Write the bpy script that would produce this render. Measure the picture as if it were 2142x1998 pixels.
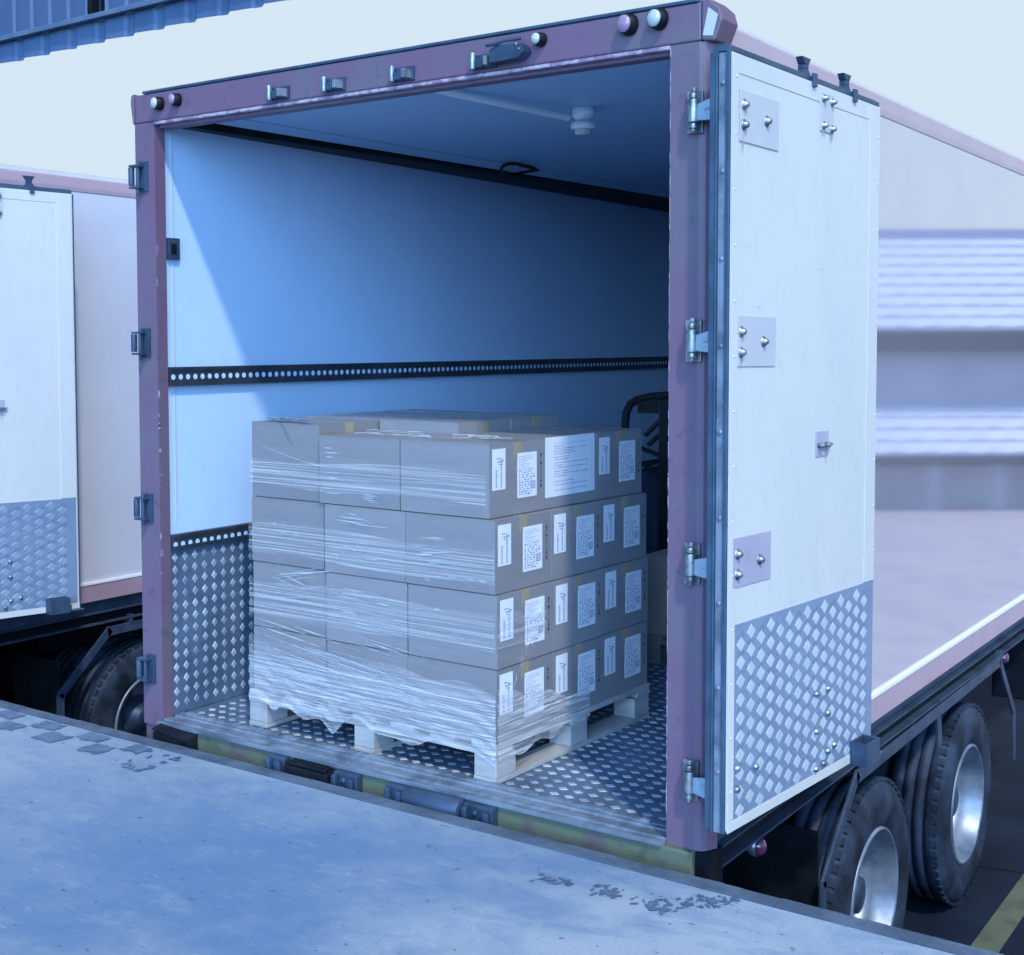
import bpy, math, random
from mathutils import Vector, Matrix

for o in list(bpy.data.objects):
    bpy.data.objects.remove(o)
SC = bpy.context.scene
COL = SC.collection
rad = math.radians
rnd = random.Random(7)

# ------------------------------------------------------------------ camera
cd = bpy.data.cameras.new('camera')
cam = bpy.data.objects.new('camera', cd)
COL.objects.link(cam)
YAW, PIT, ROL = 0.6257, -0.0542, -0.0030
cd.sensor_fit = 'HORIZONTAL'
cd.sensor_width = 36.0
cd.lens = 36.0 * 2778.56 / 2142.0
cd.shift_x = 119.31 / 2142.0
cd.shift_y = -130.07 / 2142.0
cd.clip_end = 2000
f = Vector((-math.sin(YAW) * math.cos(PIT), math.cos(YAW) * math.cos(PIT), math.sin(PIT)))
r0 = Vector((math.cos(YAW), math.sin(YAW), 0))
u0 = r0.cross(f)
r = math.cos(ROL) * r0 + math.sin(ROL) * u0
u = -math.sin(ROL) * r0 + math.cos(ROL) * u0
M = Matrix((r, u, -f)).transposed().to_4x4()
M.translation = (4.2392, -3.6551, 1.5402)
cam.matrix_world = M
SC.camera = cam

# ------------------------------------------------------------------ light
SUN_EL = 50.0
SUN_TO = Vector((0.775, -0.632, 0)).normalized()      # horizontal direction towards the sun
world = bpy.data.worlds.new('World')
SC.world = world
world.use_nodes = True
wn, wl = world.node_tree.nodes, world.node_tree.links
wn.clear()
w_out = wn.new('ShaderNodeOutputWorld')
w_bg = wn.new('ShaderNodeBackground')
w_bg.inputs['Strength'].default_value = 0.15
sky = wn.new('ShaderNodeTexSky')
sky.sky_type = 'NISHITA'
sky.sun_disc = False
sky.sun_elevation = rad(SUN_EL)
sky.sun_rotation = math.atan2(SUN_TO.x, SUN_TO.y)
sky.air_density = 1.6
sky.dust_density = 1.0
sky.ozone_density = 3.0
w_tint = wn.new('ShaderNodeMix'); w_tint.data_type = 'RGBA'; w_tint.blend_type = 'MULTIPLY'
w_tint.inputs['Factor'].default_value = 1.0
w_tint.inputs['B'].default_value = (0.48, 0.72, 0.98, 1)
w_tc = wn.new('ShaderNodeTexCoord')
w_sep = wn.new('ShaderNodeSeparateXYZ')
w_ramp = wn.new('ShaderNodeMapRange'); w_ramp.interpolation_type = 'SMOOTHSTEP'
w_ramp.inputs['From Min'].default_value = 0.30
w_ramp.inputs['From Max'].default_value = 0.62
w_mix = wn.new('ShaderNodeMix'); w_mix.data_type = 'RGBA'
w_mix.inputs['A'].default_value = (4.47, 5.33, 6.10, 1)    # pale haze above the horizon
wl.new(sky.outputs['Color'], w_tint.inputs['A'])
wl.new(w_tc.outputs['Generated'], w_sep.inputs['Vector'])
wl.new(w_sep.outputs['Z'], w_ramp.inputs['Value'])
w_ry = wn.new('ShaderNodeMapRange'); w_ry.interpolation_type = 'SMOOTHSTEP'      # the haze lies to the north (+Y); the south is clear
w_ry.inputs['From Min'].default_value = 0.25
w_ry.inputs['From Max'].default_value = -0.25
w_mx = wn.new('ShaderNodeMath'); w_mx.operation = 'MAXIMUM'
wl.new(w_sep.outputs['Y'], w_ry.inputs['Value'])
wl.new(w_ry.outputs['Result'], w_mx.inputs[0])
wl.new(w_ramp.outputs['Result'], w_mx.inputs[1])
wl.new(w_mx.outputs['Value'], w_mix.inputs['Factor'])
wl.new(w_tint.outputs['Result'], w_mix.inputs['B'])
# added glow low in the southern sky behind the camera, filling the truck interior
w_dot = wn.new('ShaderNodeVectorMath'); w_dot.operation = 'DOT_PRODUCT'
w_dot.inputs[1].default_value = Vector((0.42, -0.90, 0.10)).normalized()
wl.new(w_tc.outputs['Generated'], w_dot.inputs[0])
w_gl = wn.new('ShaderNodeMapRange'); w_gl.interpolation_type = 'SMOOTHSTEP'
w_gl.inputs['From Min'].default_value = 0.76
w_gl.inputs['From Max'].default_value = 0.95
wl.new(w_dot.outputs['Value'], w_gl.inputs['Value'])
w_add = wn.new('ShaderNodeMix'); w_add.data_type = 'RGBA'; w_add.blend_type = 'ADD'
w_add.inputs['B'].default_value = (14.5, 27.5, 49.0, 1)
wl.new(w_gl.outputs['Result'], w_add.inputs['Factor'])
wl.new(w_mix.outputs['Result'], w_add.inputs['A'])
wl.new(w_add.outputs['Result'], w_bg.inputs['Color'])
wl.new(w_bg.outputs['Background'], w_out.inputs['Surface'])

sl = bpy.data.lights.new('sun', 'SUN')
sl.energy = 2.6
sl.angle = rad(3.2)
sl.color = (1.0, 0.94, 0.84)
sun = bpy.data.objects.new('sun', sl)
COL.objects.link(sun)
e = rad(SUN_EL)
sun.rotation_euler = Vector((-SUN_TO.x * math.cos(e), -SUN_TO.y * math.cos(e), -math.sin(e))).to_track_quat('-Z', 'Y').to_euler()
sun.location = (6, -6, 9)

SC.view_settings.view_transform = 'Standard'
SC.view_settings.look = 'None'
SC.view_settings.gamma = 1.0
SC.view_settings.exposure = 0.0
SC.render.engine = 'CYCLES'
SC.cycles.use_denoising = True
SC.cycles.max_bounces = 8
SC.cycles.transparent_max_bounces = 16

# ------------------------------------------------------------------ materials
def mat(name, base, rough=0.5, metal=0.0, var=0.0, vscale=3.0, second=None, spots=0.0, sscale=12.0,
        bump=0.0, bscale=40.0, coat=0.0, coat_ior=1.5, ior=1.5, stretch=(1, 1, 1), tone=0.0, spec=0.5, rvar=0.0, lo=0.42, hi=0.62):
    """Principled paint or metal whose colour wanders to `second` in blotches; `spots` adds fine flecks."""
    m = bpy.data.materials.new(name)
    m.use_nodes = True
    nt = m.node_tree
    n, l = nt.nodes, nt.links
    b = n['Principled BSDF']
    b.inputs['Base Color'].default_value = (*base, 1)
    b.inputs['Roughness'].default_value = rough
    b.inputs['Metallic'].default_value = metal
    b.inputs['IOR'].default_value = ior
    b.inputs['Specular IOR Level'].default_value = spec
    b.inputs['Coat Weight'].default_value = coat
    b.inputs['Coat IOR'].default_value = coat_ior
    b.inputs['Coat Roughness'].default_value = 0.04
    tc = n.new('ShaderNodeTexCoord')
    mp = n.new('ShaderNodeMapping')
    mp.inputs['Scale'].default_value = stretch
    l.new(tc.outputs['Object'], mp.inputs['Vector'])
    col = None
    if var > 0 or second is not None:
        if second is None:
            second = tuple(c * (1 - var) for c in base)
        nz = n.new('ShaderNodeTexNoise')
        nz.inputs['Scale'].default_value = vscale
        nz.inputs['Detail'].default_value = 8
        nz.inputs['Roughness'].default_value = 0.62
        l.new(mp.outputs['Vector'], nz.inputs['Vector'])
        mr = n.new('ShaderNodeMapRange')
        mr.inputs['From Min'].default_value = lo
        mr.inputs['From Max'].default_value = hi
        l.new(nz.outputs['Fac'], mr.inputs['Value'])
        mx = n.new('ShaderNodeMix'); mx.data_type = 'RGBA'
        mx.inputs['A'].default_value = (*base, 1)
        mx.inputs['B'].default_value = (*second, 1)
        l.new(mr.outputs['Result'], mx.inputs['Factor'])
        col = mx.outputs['Result']
    if tone > 0:                 # each object its own slight tone
        oi = n.new('ShaderNodeObjectInfo')
        mt_ = n.new('ShaderNodeMapRange'); mt_.inputs['To Min'].default_value = 1 - tone; mt_.inputs['To Max'].default_value = 1 + tone
        l.new(oi.outputs['Random'], mt_.inputs['Value'])
        vm = n.new('ShaderNodeVectorMath'); vm.operation = 'SCALE'
        if col is not None:
            l.new(col, vm.inputs[0])
        else:
            vm.inputs[0].default_value = base
        l.new(mt_.outputs['Result'], vm.inputs['Scale'])
        col = vm.outputs['Vector']
    if spots > 0:
        nz2 = n.new('ShaderNodeTexNoise')
        nz2.inputs['Scale'].default_value = sscale
        nz2.inputs['Detail'].default_value = 6
        l.new(mp.outputs['Vector'], nz2.inputs['Vector'])
        mr2 = n.new('ShaderNodeMapRange')
        mr2.inputs['From Min'].default_value = 0.58
        mr2.inputs['From Max'].default_value = 0.72
        mr2.inputs['To Max'].default_value = spots
        l.new(nz2.outputs['Fac'], mr2.inputs['Value'])
        mx2 = n.new('ShaderNodeMix'); mx2.data_type = 'RGBA'; mx2.blend_type = 'MULTIPLY'
        if col is not None:
            l.new(col, mx2.inputs['A'])
        else:
            mx2.inputs['A'].default_value = (*base, 1)
        mx2.inputs['B'].default_value = (0.35, 0.37, 0.42, 1)
        l.new(mr2.outputs['Result'], mx2.inputs['Factor'])
        col = mx2.outputs['Result']
    if col is not None:
        l.new(col, b.inputs['Base Color'])
    if rvar > 0:
        nr = n.new('ShaderNodeTexNoise')
        nr.inputs['Scale'].default_value = 9
        nr.inputs['Detail'].default_value = 5
        l.new(mp.outputs['Vector'], nr.inputs['Vector'])
        mr3 = n.new('ShaderNodeMapRange')
        mr3.inputs['To Min'].default_value = max(0.03, rough - rvar)
        mr3.inputs['To Max'].default_value = min(1, rough + rvar)
        l.new(nr.outputs['Fac'], mr3.inputs['Value'])
        l.new(mr3.outputs['Result'], b.inputs['Roughness'])
    if bump > 0:
        nb = n.new('ShaderNodeTexNoise')
        nb.inputs['Scale'].default_value = bscale
        nb.inputs['Detail'].default_value = 5
        l.new(mp.outputs['Vector'], nb.inputs['Vector'])
        bp = n.new('ShaderNodeBump')
        bp.inputs['Strength'].default_value = bump
        bp.inputs['Distance'].default_value = 0.01
        l.new(nb.outputs['Fac'], bp.inputs['Height'])
        l.new(bp.outputs['Normal'], b.inputs['Normal'])
        if coat > 0:
            l.new(bp.outputs['Normal'], b.inputs['Coat Normal'])
    return m

MT = {
    'steel_edge': mat('dock edge steel', (0.075, 0.11, 0.16), 0.6, 0.2, second=(0.13, 0.18, 0.25), vscale=6, spots=0.5, bump=0.2, spec=0.3),
    'old_paint': mat('worn dark blue floor paint', (0.075, 0.125, 0.21), 0.6, second=(0.12, 0.185, 0.29), vscale=14),
    'asphalt': mat('yard asphalt', (0.006, 0.012, 0.026), 0.75, second=(0.014, 0.024, 0.046), vscale=1.2, bump=0.3, bscale=90, spec=0.12),
    'slab': mat('pale yard paving', (0.56, 0.49, 0.50), 0.8, second=(0.48, 0.42, 0.45), vscale=2.0),
    'joint': mat('tar joint', (0.015, 0.015, 0.02), 0.7, spec=0.1),
    'yellow_line': mat('yellow line paint', (0.12, 0.145, 0.085), 0.7, second=(0.08, 0.10, 0.07), vscale=7),
    'purple': mat('faded red-purple frame paint', (0.155, 0.095, 0.155), 0.5, second=(0.14, 0.115, 0.155), vscale=3.0, spots=0.4, sscale=24, rvar=0.08, lo=0.44, hi=0.58),
    'pink': mat('faded pink rail paint', (0.40, 0.28, 0.36), 0.4, coat=0.6, coat_ior=1.9, second=(0.43, 0.33, 0.41), vscale=2.5),
    'chip': mat('chipped paint edge', (0.42, 0.36, 0.42), 0.6, second=(0.22, 0.16, 0.26), vscale=22, lo=0.46, hi=0.54),
    'white_door': mat('white door panel', (0.60, 0.61, 0.60), 0.4, second=(0.565, 0.58, 0.58), vscale=2.2, spots=0.10, sscale=26, stretch=(1, 1, .35)),
    'plate': mat('painted hinge plate', (0.47, 0.49, 0.54), 0.45, second=(0.52, 0.53, 0.56), vscale=4, spots=0.15),
    'plate_lilac': mat('lilac hinge plate', (0.36, 0.35, 0.46), 0.45, second=(0.40, 0.39, 0.48), vscale=4, spots=0.15),
    'side': mat('polished white side panel', (0.70, 0.69, 0.77), 0.06, 0.74, second=(0.67, 0.665, 0.755), vscale=2.4, bump=0.009, bscale=4.0),
    'lining': mat('white wall lining', (0.50, 0.69, 0.925), 0.22, second=(0.46, 0.66, 0.91), vscale=1.1, spots=0.05, sscale=9, bump=0.02, bscale=6),
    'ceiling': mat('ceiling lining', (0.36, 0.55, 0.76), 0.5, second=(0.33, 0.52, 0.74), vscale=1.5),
    'black': mat('black rubber', (0.006, 0.008, 0.012), 0.5, second=(0.012, 0.016, 0.022), vscale=9, bump=0.15, spec=0.2),
    'tyre': mat('dusty tyre rubber', (0.011, 0.018, 0.033), 0.6, second=(0.036, 0.058, 0.10), vscale=4.5, bump=0.1, bscale=70, spec=0.2),
    'chassis': mat('dark chassis steel', (0.005, 0.007, 0.011), 0.5, 0.0, second=(0.011, 0.015, 0.022), vscale=5, spec=0.12),
    'bracket': mat('grey blue bracket steel', (0.055, 0.095, 0.16), 0.45, 0.3, second=(0.035, 0.06, 0.105), vscale=6, spots=0.3, spec=0.3),
    'gasket': mat('blue grey door gasket', (0.025, 0.06, 0.11), 0.5, second=(0.045, 0.095, 0.16), vscale=7),
    'alu': mat('dull aluminium', (0.25, 0.31, 0.39), 0.45, 0.35, second=(0.12, 0.16, 0.22), vscale=8, spots=0.3, rvar=0.12),
    'zinc': mat('zinc hinge metal', (0.42, 0.46, 0.50), 0.35, 0.8, second=(0.16, 0.19, 0.22), vscale=18),
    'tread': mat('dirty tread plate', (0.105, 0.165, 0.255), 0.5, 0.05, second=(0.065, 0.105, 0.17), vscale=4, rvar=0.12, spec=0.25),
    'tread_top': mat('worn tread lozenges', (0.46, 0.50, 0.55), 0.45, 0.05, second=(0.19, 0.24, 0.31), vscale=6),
    'kick': mat('kick plate aluminium', (0.22, 0.31, 0.45), 0.45, 0.2, second=(0.19, 0.27, 0.41), vscale=5),
    'kick_hi': mat('lozenges with painted glint', (0.53, 0.62, 0.69), 0.4, 0.2, second=(0.46, 0.55, 0.64), vscale=9),  # bright and dim lozenges carry their differing reflections in the colour
    'kick_lo': mat('lozenges painted dim', (0.185, 0.25, 0.36), 0.45, 0.25, second=(0.23, 0.31, 0.42), vscale=9),
    'rim': mat('painted steel rim', (0.28, 0.34, 0.43), 0.4, 0.4, second=(0.12, 0.16, 0.22), vscale=3.5, rvar=0.1),
    'beam': mat('yellow rear beam', (0.115, 0.145, 0.10), 0.65, second=(0.115, 0.10, 0.11), vscale=2.6, spots=0.5, sscale=14, lo=0.57, hi=0.63),
    'lens': mat('clear lamp lens', (0.50, 0.54, 0.56), 0.18, coat=1.0),
    'lens_red': mat('red lamp lens', (0.36, 0.21, 0.34), 0.18, coat=1.0),
    'lens_dark': mat('dark red side lamp lens', (0.12, 0.03, 0.09), 0.1, coat=1.0),
    'plastic': mat('white plastic', (0.86, 0.90, 0.93), 0.35),
    'card': mat('brown cardboard', (0.24, 0.24, 0.255), 0.45, second=(0.22, 0.218, 0.235), vscale=3, bump=0.06, bscale=18, coat=0.25, stretch=(1, 1, 6), tone=0.09, spots=0.12, sscale=14),
    'card_pale': mat('pale cardboard', (0.45, 0.40, 0.34), 0.6, second=(0.40, 0.35, 0.30), vscale=4),
    'tape': mat('parcel tape', (0.36, 0.285, 0.205), 0.25, second=(0.34, 0.30, 0.20), vscale=5, coat=0.5),
    'paper': mat('white label paper', (0.78, 0.81, 0.85), 0.45, second=(0.73, 0.77, 0.83), vscale=9),
    'ink': mat('grey blue print', (0.20, 0.26, 0.42), 0.6),
    'ink_dark': mat('black print', (0.03, 0.035, 0.055), 0.6),
    'wood': mat('pale pallet wood', (0.42, 0.42, 0.42), 0.7, second=(0.32, 0.325, 0.34), vscale=5, stretch=(1, 1, 4), bump=0.15, bscale=30, spots=0.2),
    'wood_dim': mat('grey pallet wood', (0.28, 0.26, 0.24), 0.75, second=(0.20, 0.19, 0.18), vscale=5, bump=0.15),
    'corr': mat('blue corrugated sheet', (0.075, 0.135, 0.25), 0.55, second=(0.06, 0.115, 0.22), vscale=0.8, stretch=(3, 3, 0.4)),
    'corr_dark': mat('dark blue cladding', (0.06, 0.105, 0.205), 0.55, second=(0.05, 0.09, 0.18), vscale=0.8, stretch=(3, 3, 0.4)),
    'gutter': mat('grey gutter', (0.15, 0.21, 0.30), 0.45, second=(0.12, 0.17, 0.26), vscale=2),
    'tile': mat('pale roof tiles', (0.86, 0.86, 0.88), 0.6, second=(0.78, 0.78, 0.82), vscale=1.5),
    'ridge': mat('lilac ridge and shaded lips', (0.40, 0.36, 0.50), 0.7),
    'eave': mat('dark purple eave', (0.02, 0.012, 0.022), 0.7),
    'wall_lilac': mat('lilac brick wall', (0.42, 0.36, 0.41), 0.8, second=(0.35, 0.30, 0.36), vscale=1.2),
    'wall_pale': mat('pale render', (0.60, 0.53, 0.53), 0.8, second=(0.50, 0.44, 0.46), vscale=1.2),
}

DZ = -0.05
def dock_mat():
    m = bpy.data.materials.new('worn dock concrete')
    m.use_nodes = True
    n, l = m.node_tree.nodes, m.node_tree.links
    b = n['Principled BSDF']
    tc = n.new('ShaderNodeTexCoord')
    def noise(scale, detail=6, rough=.6, stretch=(1, 1, 1), rot=0.0, dist=0.0):
        mp = n.new('ShaderNodeMapping'); mp.inputs['Scale'].default_value = stretch; mp.inputs['Rotation'].default_value = (0, 0, rot)
        nz = n.new('ShaderNodeTexNoise'); nz.inputs['Scale'].default_value = scale; nz.inputs['Detail'].default_value = detail
        nz.inputs['Roughness'].default_value = rough; nz.inputs['Distortion'].default_value = dist
        l.new(tc.outputs['Object'], mp.inputs['Vector']); l.new(mp.outputs['Vector'], nz.inputs['Vector'])
        return nz.outputs['Fac']
    def rng(v, a, c, x, y):
        r_ = n.new('ShaderNodeMapRange')
        for k, q in zip(('From Min', 'From Max', 'To Min', 'To Max'), (a, c, x, y)):
            r_.inputs[k].default_value = q
        l.new(v, r_.inputs['Value']); return r_.outputs['Result']
    def mix(fac, A, B, mode='MIX'):
        x = n.new('ShaderNodeMix'); x.data_type = 'RGBA'; x.blend_type = mode
        for sock, q in (('A', A), ('B', B)):
            if isinstance(q, tuple):
                x.inputs[sock].default_value = (*q, 1)
            else:
                l.new(q, x.inputs[sock])
        l.new(fac, x.inputs['Factor']); return x.outputs['Result']
    c = mix(rng(noise(.62, 5, .55, dist=.4), .40, .66, 0, 1), (0.295, 0.375, 0.455), (0.15, 0.25, 0.39))
    # one broad darker, bluer patch in front of the sill
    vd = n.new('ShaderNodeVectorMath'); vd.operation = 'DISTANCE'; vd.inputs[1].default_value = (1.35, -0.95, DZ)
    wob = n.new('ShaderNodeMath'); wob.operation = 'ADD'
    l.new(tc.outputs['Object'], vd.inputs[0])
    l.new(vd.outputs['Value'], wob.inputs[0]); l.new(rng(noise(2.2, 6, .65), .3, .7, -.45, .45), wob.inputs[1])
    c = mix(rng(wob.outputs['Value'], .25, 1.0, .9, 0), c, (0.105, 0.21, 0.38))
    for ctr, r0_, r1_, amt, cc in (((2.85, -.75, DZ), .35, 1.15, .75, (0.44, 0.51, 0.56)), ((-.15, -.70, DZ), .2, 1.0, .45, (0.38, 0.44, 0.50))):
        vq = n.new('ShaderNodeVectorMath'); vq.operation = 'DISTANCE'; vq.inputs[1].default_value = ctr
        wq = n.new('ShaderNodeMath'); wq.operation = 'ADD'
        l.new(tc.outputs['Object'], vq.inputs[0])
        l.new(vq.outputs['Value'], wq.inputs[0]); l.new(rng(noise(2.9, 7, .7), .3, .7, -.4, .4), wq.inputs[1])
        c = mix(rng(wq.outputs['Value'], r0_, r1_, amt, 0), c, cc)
    c = mix(rng(noise(2.6, 8, .7, (1, 1.8, 1), .3, .6), .47, .70, 0, .75), c, (0.105, 0.21, 0.38))
    c = mix(rng(noise(4.2, 8, .75, (1, 2.2, 1), -.4), .56, .72, 0, .4), c, (0.40, 0.47, 0.53))
    c = mix(rng(noise(9, 4, .7, (1, 9, 1), .25), .60, .72, 0, .45), c, (0.52, 0.53, 0.52))       # drag marks
    c = mix(rng(noise(11, 4, .7, (8, 1, 1), .15), .63, .72, 0, .4), c, (0.10, 0.14, 0.20))
    c = mix(rng(noise(120, 3, .7), .35, .70, 0, .28), c, (0.12, 0.16, 0.22))                     # grit
    c = mix(rng(noise(34, 2, .5), .70, .74, 0, .7), c, (0.06, 0.085, 0.12))                      # pock marks
    l.new(c, b.inputs['Base Color'])
    l.new(rng(noise(3, 6), .3, .7, .42, .75), b.inputs['Roughness'])
    bp = n.new('ShaderNodeBump'); bp.inputs['Strength'].default_value = .25; bp.inputs['Distance'].default_value = .004
    l.new(noise(70, 6, .75), bp.inputs['Height']); l.new(bp.outputs['Normal'], b.inputs['Normal'])
    return m
MT['grime'] = mat('grey grime', (0.30, 0.34, 0.42), 0.7, second=(0.50, 0.52, 0.57), vscale=20)
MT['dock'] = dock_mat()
MT['side_dull'] = mat('dull white side panel', (0.60, 0.63, 0.72), 0.35, second=(0.56, 0.59, 0.69), vscale=1.4, spots=0.08, coat=.3)

# clear stretch film: mostly see-through, with milky streaks
def film_mat(name, milk_lo, milk_hi, strand=False):
    m = bpy.data.materials.new(name)
    m.use_nodes = True
    n, l = m.node_tree.nodes, m.node_tree.links
    n.clear()
    out = n.new('ShaderNodeOutputMaterial')
    tr = n.new('ShaderNodeBsdfTransparent')
    pb = n.new('ShaderNodeBsdfPrincipled')
    pb.inputs['Base Color'].default_value = (0.86, 0.89, 0.93, 1)
    pb.inputs['Roughness'].default_value = 0.16
    tc = n.new('ShaderNodeTexCoord')
    mp = n.new('ShaderNodeMapping')
    mp.inputs['Scale'].default_value = (.55, .55, 75)
    mp.inputs['Rotation'].default_value = (0, rad(5), 0)
    nz = n.new('ShaderNodeTexNoise')
    nz.inputs['Scale'].default_value = 2.2
    nz.inputs['Detail'].default_value = 6
    l.new(tc.outputs['Object'], mp.inputs['Vector'])
    l.new(mp.outputs['Vector'], nz.inputs['Vector'])
    mr = n.new('ShaderNodeMapRange')
    mr.inputs['From Min'].default_value = 0.45
    mr.inputs['From Max'].default_value = 0.75
    mr.inputs['To Min'].default_value = milk_lo
    mr.inputs['To Max'].default_value = milk_hi
    l.new(nz.outputs['Fac'], mr.inputs['Value'])
    if not strand:
        sp = n.new('ShaderNodeSeparateXYZ')
        l.new(tc.outputs['Object'], sp.inputs['Vector'])
        fd = n.new('ShaderNodeMapRange'); fd.interpolation_type = 'SMOOTHSTEP'
        fd.inputs['From Min'].default_value = 0.40
        fd.inputs['From Max'].default_value = 0.26
        l.new(sp.outputs['Z'], fd.inputs['Value'])
        ml = n.new('ShaderNodeMath'); ml.operation = 'MULTIPLY'
        l.new(mr.outputs['Result'], ml.inputs[0]); l.new(fd.outputs['Result'], ml.inputs[1])
    bp = n.new('ShaderNodeBump')
    bp.inputs['Strength'].default_value = 0.55
    bp.inputs['Distance'].default_value = 0.02
    l.new(nz.outputs['Fac'], bp.inputs['Height'])
    l.new(bp.outputs['Normal'], pb.inputs['Normal'])
    mx = n.new('ShaderNodeMixShader')
    l.new(mr.outputs['Result'] if strand else ml.outputs['Value'], mx.inputs['Fac'])
    l.new(tr.outputs['BSDF'], mx.inputs[1])
    l.new(pb.outputs['BSDF'], mx.inputs[2])
    l.new(mx.outputs['Shader'], out.inputs['Surface'])
    return m
MT['film_thin'] = film_mat('thin stretch film', 0.035, 0.62, True)
MT['film'] = film_mat('stretch film', 0.22, 0.85)
MT['strand'] = film_mat('stretch film wrinkle', 0.85, 1.0, True)  # near-opaque white puts the glint along each film crease into the colour

# ------------------------------------------------------------------ mesh helpers
class MB:
    """Collects shapes (with material slots) and links them as one mesh object."""
    def __init__(self):
        self.v, self.f, self.mi, self.sm = [], [], [], []
    def add(self, vs, fs, mi=0, smooth=False):
        k = len(self.v)
        self.v += [tuple(p) for p in vs]
        for q in fs:
            self.f.append([k + i for i in q]); self.mi.append(mi); self.sm.append(smooth)
        return self
    def box(self, x0, x1, y0, y1, z0, z1, mi=0):
        vs = [(x0, y0, z0), (x1, y0, z0), (x1, y1, z0), (x0, y1, z0), (x0, y0, z1), (x1, y0, z1), (x1, y1, z1), (x0, y1, z1)]
        return self.add(vs, BOXF, mi)
    def hexa(self, vs, mi=0):
        return self.add(vs, BOXF, mi)
    def obox(self, c, ax, ay, az, hx, hy, hz, mi=0):
        c, ax, ay, az = Vector(c), Vector(ax).normalized(), Vector(ay).normalized(), Vector(az).normalized()
        vs = [c + ax * sx * hx + ay * sy * hy + az * sz * hz for sz in (-1, 1) for (sx, sy) in ((-1, -1), (1, -1), (1, 1), (-1, 1))]
        return self.add(vs, BOXF, mi)
    def bar(self, a, b, w, h, up=(0, 0, 1), mi=0):
        a, b = Vector(a), Vector(b)
        d = (b - a); L = d.length; d.normalize()
        s = d.cross(Vector(up))
        if s.length < 1e-5:
            s = d.cross(Vector((1, 0, 0)))
        s.normalize(); t = s.cross(d)
        return self.obox((a + b) / 2, d, s, t, L / 2, w / 2, h / 2, mi)
    def prism(self, pts, ax, lo, hi, mi=0):
        """polygon pts (2-D) extruded along axis ax ('x','y','z') from lo to hi"""
        def P(p, t):
            return {'x': (t, p[0], p[1]), 'y': (p[0], t, p[1]), 'z': (p[0], p[1], t)}[ax]
        n = len(pts)
        vs = [P(p, lo) for p in pts] + [P(p, hi) for p in pts]
        fs = [list(range(n))[::-1], list(range(n, 2 * n))] + [[i, (i + 1) % n, n + (i + 1) % n, n + i] for i in range(n)]
        return self.add(vs, fs, mi)
    def lathe(self, c, ax, prof, seg=24, mi=0, smooth=True, mis=None):
        """profile [(radius, offset along ax)] spun round axis ax through c"""
        c, ax = Vector(c), Vector(ax).normalized()
        s = ax.cross(Vector((0, 0, 1)))
        if s.length < 1e-4:
            s = Vector((1, 0, 0))
        s.normalize(); t = ax.cross(s)
        vs, m = [], len(prof)
        for k in range(seg):
            a = 2 * math.pi * k / seg
            dv = s * math.cos(a) + t * math.sin(a)
            vs += [c + dv * p[0] + ax * p[1] for p in prof]
        k0 = len(self.v)
        self.v += [tuple(p) for p in vs]
        for k in range(seg):
            k2 = (k + 1) % seg
            for i in range(m - 1):
                self.f.append([k0 + k * m + i, k0 + k * m + i + 1, k0 + k2 * m + i + 1, k0 + k2 * m + i])
                self.mi.append(mis[i] if mis else mi); self.sm.append(smooth)
        return self
    def cyl(self, a, b, rr, seg=16, mi=0):
        a, b = Vector(a), Vector(b)
        L = (b - a).length
        return self.lathe(a, b - a, [(0, 0), (rr * 0.9, 0), (rr, rr * 0.1), (rr, L - rr * 0.1), (rr * 0.9, L), (0, L)], seg, mi)
    def tube(self, pts, rr, seg=8, mi=0):
        pts = [Vector(p) for p in pts]
        k0 = len(self.v)
        prev = None
        for i, p in enumerate(pts):
            d = (pts[min(i + 1, len(pts) - 1)] - pts[max(i - 1, 0)]).normalized()
            s = d.cross(Vector((0, 0, 1))) if prev is None else prev - d * prev.dot(d)
            if s.length < 1e-4:
                s = d.cross(Vector((1, 0, 0)))
            s.normalize(); prev = s
            t = d.cross(s)
            for k in range(seg):
                a = 2 * math.pi * k / seg
                self.v.append(tuple(p + (s * math.cos(a) + t * math.sin(a)) * rr))
        for i in range(len(pts) - 1):
            for k in range(seg):
                k2 = (k + 1) % seg
                self.f.append([k0 + i * seg + k, k0 + i * seg + k2, k0 + (i + 1) * seg + k2, k0 + (i + 1) * seg + k])
                self.mi.append(mi); self.sm.append(True)
        self.f.append([k0 + k for k in range(seg)][::-1]); self.mi.append(mi); self.sm.append(False)
        self.f.append([k0 + (len(pts) - 1) * seg + k for k in range(seg)]); self.mi.append(mi); self.sm.append(False)
        return self
    def lozenge(self, c, u, v, n, a, b, h, mi=0, q=.76):
        c, u, v, n = Vector(c), Vector(u), Vector(v), Vector(n)
        base = [c + u * a, c + v * b, c - u * a, c - v * b]
        top = [c + u * a * q + n * h, c + v * b * q + n * h, c - u * a * q + n * h, c - v * b * q + n * h]
        fs = [[4, 5, 6, 7]] + [[i, (i + 1) % 4, 4 + (i + 1) % 4, 4 + i] for i in range(4)]
        return self.add(base + top, fs, mi)
    def dome(self, c, ax, rr, h, mi=0, seg=12):
        return self.lathe(c, ax, [(rr, 0), (rr * 0.95, h * 0.4), (rr * 0.7, h * 0.8), (rr * 0.35, h * 0.97), (0, h)], seg, mi)
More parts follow.
